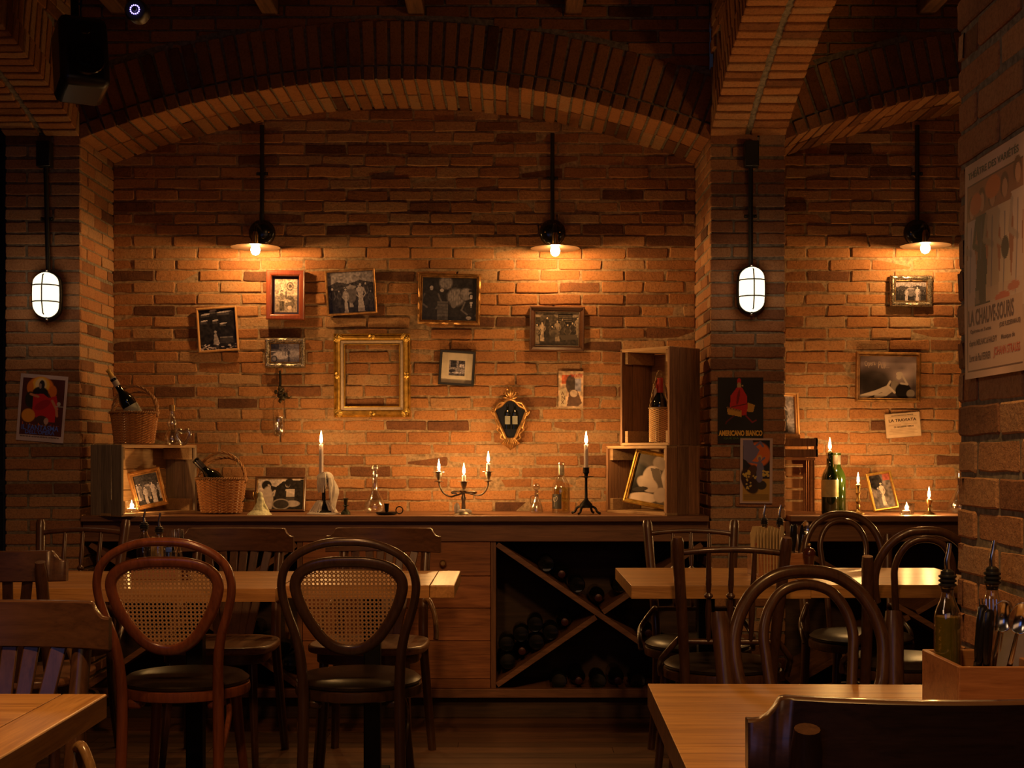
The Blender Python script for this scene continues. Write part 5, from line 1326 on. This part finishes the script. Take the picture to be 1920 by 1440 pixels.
P_ = cr([(-.047,0,h),(-.038,0,h+.06),(-.014,0,h+.15),(0,0,h+.175),(.014,0,h+.15),(.038,0,h+.06),(.047,0,h)], 10)
mb = MB()
for ph in (0, PI): mb.tube([p_ + Vector((.003*math.cos(i*.8+ph), .003*math.sin(i*.8+ph), 0)) for i, p_ in enumerate(P_)], .0028, 6)
mb.build('handle', WIL, t)
t = bottle('dark bottle with a red neck standing in the wicker carrier', cc+Vector((0,0,.008)), BDK, .29, .036, cap=(.72,1.0,.0165), capc=plain('red_capsule', (.35,.03,.02), .4))
plabel(MB().box((-.019,-.006,.222), (.014,.002,.04)).build('paper_tag', CRM, t, smooth=False), 'pale paper tag')
# forged rose hook with hanging glass
c = W(524, 735, 6.46); t = thing('wall_candle_hook', 'dark forged leaf hook with a glass hanging on two wires', 'sconce', (c.x, 6.485, c.z)); s = 6.45/FP
MB().tube(cr([(.0,-.012,.10),(.002,-.012,.05),(.0,-.016,.02),(.004,-.02,0)],4), [.004,.005,.006,.006,.006,.006,.006,.006,.006,.006,.006,.006,.006], 8).build('stem', BLK, t)
mb = MB()
for i in range(22):
    a = rr.uniform(0,2*PI); r_ = rr.uniform(0,.026); mb.ball((.004+r_*math.cos(a), -.03+rr.uniform(-.014,.01), -.015+r_*1.3*math.sin(a)), rr.uniform(.006,.012), 8, 5, (1,.5,1.2))
mb.tube(cr([(.01,-.03,-.03),(.035,-.03,-.025),(.05,-.03,-.03),(.06,-.03,-.02)],4), .004, 8); mb.build('forged_leaf', plain('bronze_leaf', (.035,.025,.012), .45, .6, .5), t)
mb = MB(); 
for x in (-.028,.026): mb.tube([(x*.3,-.03,-.02),(x,-.04,-.045),(x,-.04,-.165)], .0009, 6)
mb.build('wire', BLK, t)
MB().lathe([(.018,-.215),(.026,-.208),(.031,-.19),(.028,-.16),(.024,-.135),(.026,-.12)], (0,-.04,0), 26, cap=False).build('hanging_glass', GLK, t)
mb = MB(); mb.ball((0,-.012,.10), .006, 8, 6); mb.build('nail', BLK, t)

# ---------------------------------------------------------------- second niche
a = (1.258, 6.16); t = thing('slatted_crate', 'small slatted wooden crate standing on the second counter against the pillar', 'crate', (1.335, 6.22, CT))
SLT = wood('slat_wood', (.36,.15,.06), (.58,.30,.13), 'x', 1.2, .6, 0, .2)
mb = MB()
for i in range(5): mb.box((-.02,.09,.03+.055*i), (.17,.008,.042))
mb.build('back_slats', SLT, t, smooth=False, bevel=.001)
for x in (-.105, .055):
    mb = MB()
    for i in range(4): mb.box((x,-.06+.045*i,.13), (.009,.034,.26))
    mb.build('side_slats', wood('slat_wood_z', (.30,.11,.045), (.50,.24,.10), 'z', 1.2, .6, 0, .2) if x < 0 else bpy.data.materials['slat_wood_z'], t, smooth=False, bevel=.001)
mb = MB(); mb.box((-.025,.01,.005), (.17,.18,.009)); mb.build('bottom_panel', SLT, t, smooth=False, bevel=.001)
mb = MB()
for x in (-.098,.048):
    for y in (-.07,.08): mb.box((x,y,.13), (.014,.014,.258))
for z in (.006,.256): mb.box((-.025,-.078,z), (.175,.008,.013))
mb.build('frame', SLT, t, smooth=False, bevel=.001)
t = thing('wooden_tray_box', 'low wooden box with gaps lying on top of the slatted crate', 'crate', (1.315, 6.23, CT+.264))
mb = MB()
for z in (.018,.068): mb.box((0,-.08,z), (.19,.01,.036)); mb.box((0,.08,z), (.19,.01,.036)); mb.box((.09,0,z), (.01,.17,.036)); mb.box((-.09,0,z), (.01,.17,.036))
mb.box((0,0,.004), (.18,.16,.007)); mb.build('sides', CRD, t, smooth=False, bevel=.001)
mb = MB()
for x in (-.088,.088):
    for y in (-.07,.07): mb.box((x,y,.045), (.012,.016,.088))
mb.build('corner_post', CRD, t, smooth=False)
f = standing_frame('light wood frame leaning on the wall above the slatted crate, mostly behind the pillar', (1.285, 6.33, CT+.353), .165, .225, .35, -.18, 'gold', LWD, pic_cart(40,58)); f.rotation_euler = (.18,-.04,.35)
f.rotation_euler = (-.18, .04, .2)
bottle('green wine bottle with a burning candle stuck in its neck', (W(1556,0,6.17).x, 6.17, CT), BGR, .285, .0385, lab=(.28,.56,plain('cream_green_label', (.42,.36,.16), .6)))
t = bpy.context.scene.objects.get('wine_bottle'); 
tc_ = [o for o in COL.objects if o.get('label','').startswith('green wine bottle with a burning')][0]
candle(tc_, 0, 0, .279, .016, .0085); cw = Vector((W(1556,0,6.17).x, 6.17, CT)); flame(tc_, 0, 0, .296, 1.2, CP*1.2, cw+Vector((0,0,.318)))
bottle('second green wine bottle standing right behind the one with the candle', (W(1571,0,6.26).x, 6.27, CT), BGR, .285, .0385, cap=(.80,1.0,.0165), capc=plain('grey_capsule', (.22,.2,.17), .4, .5))
BAL = [(.032,.0),(.030,.005),(.012,.014),(.007,.022),(.010,.034),(.0065,.046),(.012,.058),(.008,.07),(.006,.085),(.012,.098),(.009,.108),(.011,.13),(.016,.134),(.010,.134)]
c = W(1609, 960, 6.18); c.z = CT; t = thing('brass_candlestick', 'turned brass candlestick with a burning stub between the green bottles and the small gilt frame', 'candlestick', c)
MB().lathe(BAL, seg=24).build('stick', BRA, t); candle(t, 0, 0, .130, .010, .0085); flame(t, 0, 0, .141, 1.05, CP, c+Vector((0,0,.160)))
c = W(1742, 960, 6.15); c.z = CT; t = thing('brass_candlestick', 'short brass candlestick with a burning stub nearest the near pillar', 'candlestick', c)
MB().lathe([(.028,.0),(.026,.004),(.010,.012),(.006,.02),(.006,.03),(.022,.033),(.006,.037),(.009,.045),(.014,.058),(.015,.066),(.009,.066)], seg=24).build('stick', BRA, t); candle(t, 0, 0, .062, .010, .0085); flame(t, 0, 0, .073, 1.1, CP, c+Vector((0,0,.092)))
c = Vector((W(1800,0,6.25).x, 6.25, CT)); t = thing('decanter', 'clear glass decanter half hidden behind the near pillar', 'decanter', c)
MB().lathe([(.03,.001),(.05,.004),(.058,.02),(.055,.045),(.035,.08),(.018,.11),(.013,.14),(.013,.19),(.020,.20)], seg=32, cap=False).build('glass', GLK, t)

# ================================================================ condiment boxes and cutlery on the tables
BXW = wood('condiment_box_wood', (.22,.08,.03), (.46,.21,.085), 'x', 1.4, .4, .2, .1)
def cbox(label, c, w, d, h, rz, div=True):
    t = thing('condiment_box', label, 'box', c, rz, 'wooden condiment boxes on the tables'); k = .009
    for n, cc, dd in (('front_panel',(0,-d/2+k/2,h/2),(w,k,h)),('back_panel',(0,d/2-k/2,h/2),(w,k,h)),('side_panel',(-w/2+k/2,0,h/2),(k,d-2*k,h)),('side_panel',(w/2-k/2,0,h/2),(k,d-2*k,h)),('bottom_panel',(0,0,.0045),(w-2*k,d-2*k,.008))):
        MB().box(cc, dd).build(n, BXW, t, smooth=False, bevel=.0015)
    if div: MB().box((0,0,h*.4), (k*.7,d-2*k,h*.75)).build('divider', BXW, t, smooth=False)
    return t
VIN = plain('dark_vinegar', (.008,.004,.003), .1, 0, .1, 20)
def oil(label, c, liq=None, level=.6, h=.185, r=.0255, rot=(0,0,0)):
    t = thing('oil_bottle', label, 'bottle', c, rot=rot, group='pourer bottles in the condiment boxes')
    MB().lathe([(r*.8,.001),(r,.004),(r,h*.68),(r*.93,h*.74),(r*.58,h*.83),(r*.46,h*.88),(r*.46,h*.93),(r*.56,h*.94),(r*.56,h*.965),(r*.46,h*.97)], seg=28).build('glass', GLS, t)
    if liq: plabel(MB().lathe([(r*.85,.004),(r*.93,.006),(r*.93,h*level)], seg=26).build('liquid', liq, t), 'oil or vinegar')
    mb = MB()
    for k in range(3): mb.lathe([(r*.5,h*(.945+.035*k)),(r*.66,h*(.955+.035*k)),(r*.66,h*(.967+.035*k)),(r*.5,h*(.977+.035*k))], seg=22)
    mb.lathe([(r*.42,h*.90),(r*.52,h*.95),(r*.5,h*1.07),(r*.25,h*1.09)], seg=20); mb.build('stopper', BPL, t)
    MB().tube(cr([(0,0,h*1.07),(-.001,0,h*1.07+.018),(.002,0,h*1.07+.034),(.004,0,h*1.07+.05)],4), [lerp(.0052,.0034,i/12) for i in range(13)], 12).build('pourer', STE, t)
    return t
def fork(label, c, rot, group, src=[None]):
    if src[0]: return dup(src[0], c, 0, label, group, rot)
    t = thing('fork', label, 'cutlery', c, rot=rot, group=group); src[0] = t
    MB().tube([(0,0,0),(0,0,.05),(0,0,.11)], [.004,.0055,.0035], 8, flat=.5).build('handle', STE, t)
    mb = MB(); mb.tube([(0,0,.11),(0,.001,.13),(0,.001,.145)], [.003,.009,.0115], 10, flat=.16, up=(0,1,0))
    for x in (-.0095,-.0032,.0032,.0095): mb.tube([(x,.001,.14),(x,-.002,.165),(x*.95,.001,.192)], [.002,.0018,.0009], 6)
    mb.build('tines', STE, t); return t
def spoon(label, c, rot, group, src=[None]):
    if src[0]: return dup(src[0], c, 0, label, group, rot)
    t = thing('spoon', label, 'cutlery', c, rot=rot, group=group); src[0] = t
    MB().tube([(0,0,0),(0,0,.05),(0,0,.14)], [.004,.0055,.003], 8, flat=.5).build('handle', STE, t)
    vs = []; fs = []; n = 12; m = 20
    for j in range(n+1):
        v = j/n
        for k in range(m):
            a = 2*PI*k/m; x = .019*v*math.cos(a)*(1-.12*math.sin(a)); z = .165 + .028*v*math.sin(a); vs.append((x, .009*(1-v*v), z))
    for j in range(n):
        for k in range(m): fs.append((j*m+k, j*m+(k+1)%m, (j+1)*m+(k+1)%m, (j+1)*m+k))
    o = MB().add(vs, fs).build('bowl', STE, t); md = o.modifiers.new('thick','SOLIDIFY'); md.thickness = .0012
    return t
def knife(label, c, rot, group, src=[None]):
    if src[0]: return dup(src[0], c, 0, label, group, rot)
    t = thing('table_knife', label, 'cutlery', c, rot=rot, group=group); src[0] = t
    plabel(MB().tube([(0,0,.08),(0,0,.10),(0,0,.14),(0,0,.17),(0,0,.176)], [.005,.0075,.0085,.0085,.004], 10, flat=.6).build('handle', BLG, t), 'dark handle')
    MB().prism([(-.007,0),(.006,.012),(.006,.08),(-.006,.08)], -.0006, .0006).build('blade', STE, t, smooth=False)
    return t
def mill(label, c, mat_, h=.095, r=.021):
    t = thing('pepper_mill', label, 'mill', c)
    MB().lathe([(r,.0),(r*1.02,.006),(r*.85,h*.16),(r*.72,h*.28),(r*.78,h*.42),(r*.98,h*.60)], seg=26).build('body', mat_, t)
    MB().lathe([(r*1.0,h*.605),(r*1.04,h*.66),(r*1.0,h*.76),(r*.7,h*.84),(r*.25,h*.87)], seg=26).build('crown', mat_, t)
    MB().lathe([(.003,h*.87),(.005,h*.90),(.0075,h*.94),(.006,h*.985),(.002,h)], seg=14).build('knob', BRA, t); return t
MIL = plain('lacquered_dark_wood', (.06,.015,.01), .15, 0, .2, 20, 0, .5, .6)
T7 = .7505
# --- set on the large table by the near pillar
B = Vector((.811, 2.30, T7)); cbox('wooden condiment box full of cutlery on the large table at the near pillar', B, .146, .200, .097, 0, False)
zb = T7+.010
oil('oil bottle with greenish oil in the cutlery box nearest the viewer', (.7715, 2.362, zb), GLO, .70, .215, .0235)
oil('clear pourer bottle behind the cutlery in the box nearest the viewer', (.850, 2.360, zb), None, .6, .220, .0225)
gc = 'cutlery in the box on the large table'
for i, (x, y, dz, ax, ay, rz_) in enumerate(((.766,2.222,.016,.06,.14,.3),(.776,2.245,.02,.02,.09,-.1),(.786,2.222,.015,.06,.03,.1))):
    knife(('dark-handled table knife leaning on the oil bottle', 'dark-handled table knife in the middle of the cutlery box', 'dark-handled table knife beside the fork in the cutlery box')[i], (x, y, zb+dz-.01), (ax, ay, rz_), gc)
fork('steel fork standing tines up in front of the clear pourer bottle', (.800, 2.240, zb+.002), (-.04, .05, .1), gc)
fork('second steel fork leaning towards the table knives in the box', (.812, 2.282, zb-.0), (.02, -.04, .3), gc)
spoon('steel spoon with its bowl turned up beside the fork', (.803, 2.262, zb+.002), (.05, .16, -.3), gc)
spoon('steel spoon leaning outwards behind the first spoon', (.815, 2.232, zb+.006), (.08, .22, -.5), gc)
spoon('steel spoon lowest of the spoons in the cutlery box', (.826, 2.300, zb-.004), (.10, .10, .4), gc)
NAP = plain('grey_napkin', (.42,.38,.40), .85, 0, .1, 40)
def napkin(label, c, rot, w=.075, h=.12, mat_=NAP, group=None, logo=False):
    mb = MB(); 
    for k in range(3): mb.add([(-w/2,.0012*k,0),(w/2,.0012*k+.002,0),(w/2,.0012*k,h-.004*k),(-w/2*.6,.0012*k,h+.006-.004*k),(-w/2,.0012*k,h-.02)], [(0,1,2,3,4)])
    o = mb.build('napkin', mat_, None, smooth=False); md = o.modifiers.new('thick','SOLIDIFY'); md.thickness = .0008
    o.location = c; o.rotation_euler = rot; return tag(o, label, 'napkin', group)
napkin('folded grey napkin behind the spoons in the cutlery box', (.862, 2.30, zb+.035), (.05,.12,.2), .07, .115)
# --- set on the table before the crossed rack
B = Vector((W(1455,0,4.93).x, 4.93, T7)); cbox('wooden condiment box with napkins on the table before the crossed rack boards', B, .175, .150, .085, .1)
zb = T7+.009; bx = B.x
oil('pourer bottle behind the paper napkins', (bx-.035, 4.975, zb), GLS, .5, .185, .022); oil('pourer bottle between the paper napkins and the dark cutlery', (bx+.022, 4.97, zb), GLS, .5, .185, .022)
NAY = plain('kraft_napkin', (.60,.44,.22), .85, 0, .1, 40)
for i in range(9):
    lb = 'cream napkin envelope at the outer end of the row, red mark on it' if i == 0 else 'cream paper napkin packed in the row beside the red-marked envelope'
    o = napkin(lb, (bx-.073+.0105*i, 4.875 + .002*(i%3), zb+.004), (0,.02*(i%3-1)-.08+.012*i, (.75 if i == 0 else PI/2-.55+.02*i)), .072, .168-.004*(i%4), NAY, 'row of paper napkins in the condiment box')
    if i == 0:
        m_ = MB(); 
        for k in range(3): m_.tube([(-.012+.010*k,-.0012,.10),(-.008+.010*k,-.0012,.112),(-.004+.010*k,-.0012,.10)], .0009, 5)
        plabel(m_.build('printed_mark', plain('red_print', (.6,.05,.03), .6), o), 'red printed mark')
for i, (x, y, ax, ay) in enumerate(((.045,4.89,.05,.05),(.055,4.90,-.05,.12),(.064,4.885,.08,.16),(.052,4.92,.02,.02))):
    knife('dark-handled table knife in the napkin box before the crossed rack boards', (bx+x, y, zb+.004), (ax, ay, .5*i), 'dark-handled knives in the napkin box')
spoon('spoon among the dark knives of the napkin box', (bx+.068, 4.905, zb+.004), (.05,.2,.3), None)
mill('dark lacquered pepper mill standing next to the napkin box', (W(1517,0,4.86).x, 4.86, T7), MIL, .122, .0225)
t = thing('salt_shaker', 'small clear salt shaker between the napkin box and the pepper mill', 'shaker', (W(1497,0,4.94).x+.01, 4.98, T7))
MB().lathe([(.014,.0),(.016,.004),(.015,.03),(.012,.045)], seg=20, cap=False).build('glass', GLS, t); MB().lathe([(.0125,.045),(.013,.052),(.009,.06),(.002,.062)], seg=18).build('cap', STE, t)
# --- set on the long table
B = Vector((W(298,0,4.82).x, 4.82, T7)); cbox('wooden condiment box on the long table behind the reddish cane chair', B, .165, .150, .055, .05)
zb = T7+.009; bx = B.x
oil('pourer bottle of dark vinegar on the long table', (bx-.048, 4.80, zb), VIN, .62, .178, .0255); oil('clear pourer bottle beside the dark vinegar', (bx+.010, 4.785, zb), GLS, .4, .165, .0255)
t = thing('cutlery_glass', 'round clear glass holding forks on the long table', 'glass', (bx+.058, 4.83, zb)); MB().lathe([(.018,.0),(.026,.005),(.03,.03),(.028,.06),(.022,.082),(.024,.088)], seg=26, cap=False).build('bowl', GLS, t)
for i, (x, ax, ay) in enumerate(((.046,.0,-.06),(.054,.05,.03),(.062,-.04,.02),(.068,.02,.10))):
    fork('steel fork standing tines up in the round glass on the long table', (bx+x, 4.83, zb+.004-.03), (ax, ay, .4*i), 'forks in the round glass')
napkin('yellowish napkin between the two pourer bottles on the long table', (bx-.018, 4.85, zb+.002), (0,0,.1), .05, .13, NAY)
BLU = plain('blue_plastic', (.05,.12,.55), .4, 0, .1, 20)
t = thing('blue_clip', 'small blue plastic clip beside the round cutlery glass', 'clip', (bx+.040, 4.80, zb+.001)); MB().tube([(0,0,.0),(0,0,.085)], .003, 8).build('stem', BLU, t); MB().box((0,0,.092), (.022,.01,.018)).build('head', BLU, t, bevel=.003)
mill('dark pepper mill beside the condiment box on the long table', (W(353,0,4.78).x, 4.75, T7), MIL, .060, .022)
# ================================================================ camera, light, view
cam = bpy.data.cameras.new('camera'); co = bpy.data.objects.new('camera', cam); COL.objects.link(co)
co.location = (0, 0, CAMZ); co.rotation_euler = (PI/2, 0, 0)
cam.lens = FP/1920*36; cam.sensor_width = 36; cam.shift_y = (HY-720)/1920; cam.clip_start = .05
S.camera = co
def point(loc, power, col, rad=.02):
    l = bpy.data.lights.new('lamp_light', 'POINT'); l.energy = power; l.color = col; l.shadow_soft_size = rad
    o = bpy.data.objects.new('lamp_light', l); COL.objects.link(o); o.location = loc; return o
def spot(loc, to, power, col, ang=80, blend=.6, rad=.06):
    l = bpy.data.lights.new('spot_light', 'SPOT'); l.energy = power; l.color = col; l.spot_size = math.radians(ang); l.spot_blend = blend; l.shadow_soft_size = rad
    o = bpy.data.objects.new('spot_light', l); COL.objects.link(o); o.location = loc
    o.rotation_euler = (Vector(to)-Vector(loc)).to_track_quat('-Z', 'Y').to_euler(); return o
def area(loc, to, power, col, sx, sy):
    l = bpy.data.lights.new('unseen_rear_light', 'AREA'); l.energy = power; l.color = col; l.shape = 'RECTANGLE'; l.size = sx; l.size_y = sy
    o = bpy.data.objects.new('unseen_rear_light', l); COL.objects.link(o); o.location = loc
    o.rotation_euler = (Vector(to)-Vector(loc)).to_track_quat('-Z', 'Y').to_euler(); return o
WARM = (1, .50, .145)
CAND = (1, .525, .165)
for p in FLAMES: point(p[0], p[1]*2.9, CAND, .009)
for p in BULBS: point(p, 9, WARM, .018)
for p in BULKS: point(p, .5, (1,.60,.30), .05)
# ceiling spots over the tables, and added fills where marked, all out of view
spot((-.9, 1.9, 3.1), (-1.15, 2.3, .75), 190, (1,.50,.16), 62)
spot((.35, 1.6, 3.1), (.56, 2.15, .75), 135, (1,.50,.14), 42)
spot((-.6, 3.2, 3.1), (-1.0, 4.6, .75), 60, (1,.45,.16), 50)
spot((.3, 1.5, 3.05), (.7, 6, .55), 105, (1,.48,.16), 42, .9, .12)  # added fill for the middle pillar and rack front, no fixture
spot((-.5, 1.5, 3.05), (-1.2, 6, .5), 110, (1,.48,.16), 44, .9, .12)  # added fill for the counter front and the pillar by the doorway
spot((-1.6, 1.0, 2.3), (.89, 2.5, 1.5), 16, (1,.60,.34), 46, .8, .3)  # added side light that lifts the near pillar, source unseen
spot((1.2, 3.4, 2.6), (1.0, 4.8, .75), 30, (1,.52,.18), 60)
spot((1.75, 4.3, 2.0), (1.06, 5.3, 2.84), 13, (1,.46,.13), 56); point((1.7, 3.3, 1.8), 3, (1,.46,.13), .03)  # unseen uplight added for the cross arch, with a small added fill
# bluish daylight at dusk from an unseen window behind the viewer, area light only
area((-1.8, -1.45, 1.9), (0, 5, 1.2), 3.2, (.25,.38,1), 1.4, 1.2)
area((.2, -1.45, 2.0), (0, 5, 1.0), 5, (1,.55,.28), 2.4, 1.0)  # warm fill added to brighten the pillar fronts, not daylight
w = bpy.data.worlds.new('world'); S.world = w; w.use_nodes = True
w.node_tree.nodes['Background'].inputs[0].default_value = (.3,.28,.45,1); w.node_tree.nodes['Background'].inputs[1].default_value = .02
S.view_settings.view_transform = 'Standard'; S.view_settings.look = 'None'; S.view_settings.gamma = 1; S.view_settings.exposure = 0.0
S.view_settings.use_curve_mapping = False
cy = S.cycles
cy.max_bounces = 6; cy.diffuse_bounces = 2; cy.glossy_bounces = 3; cy.transparent_max_bounces = 16; cy.transmission_bounces = 4
cy.sample_clamp_indirect = 2.0; cy.use_denoising = True; cy.caustics_reflective = False; cy.caustics_refractive = False
cy.use_adaptive_sampling = True; cy.adaptive_threshold = .015
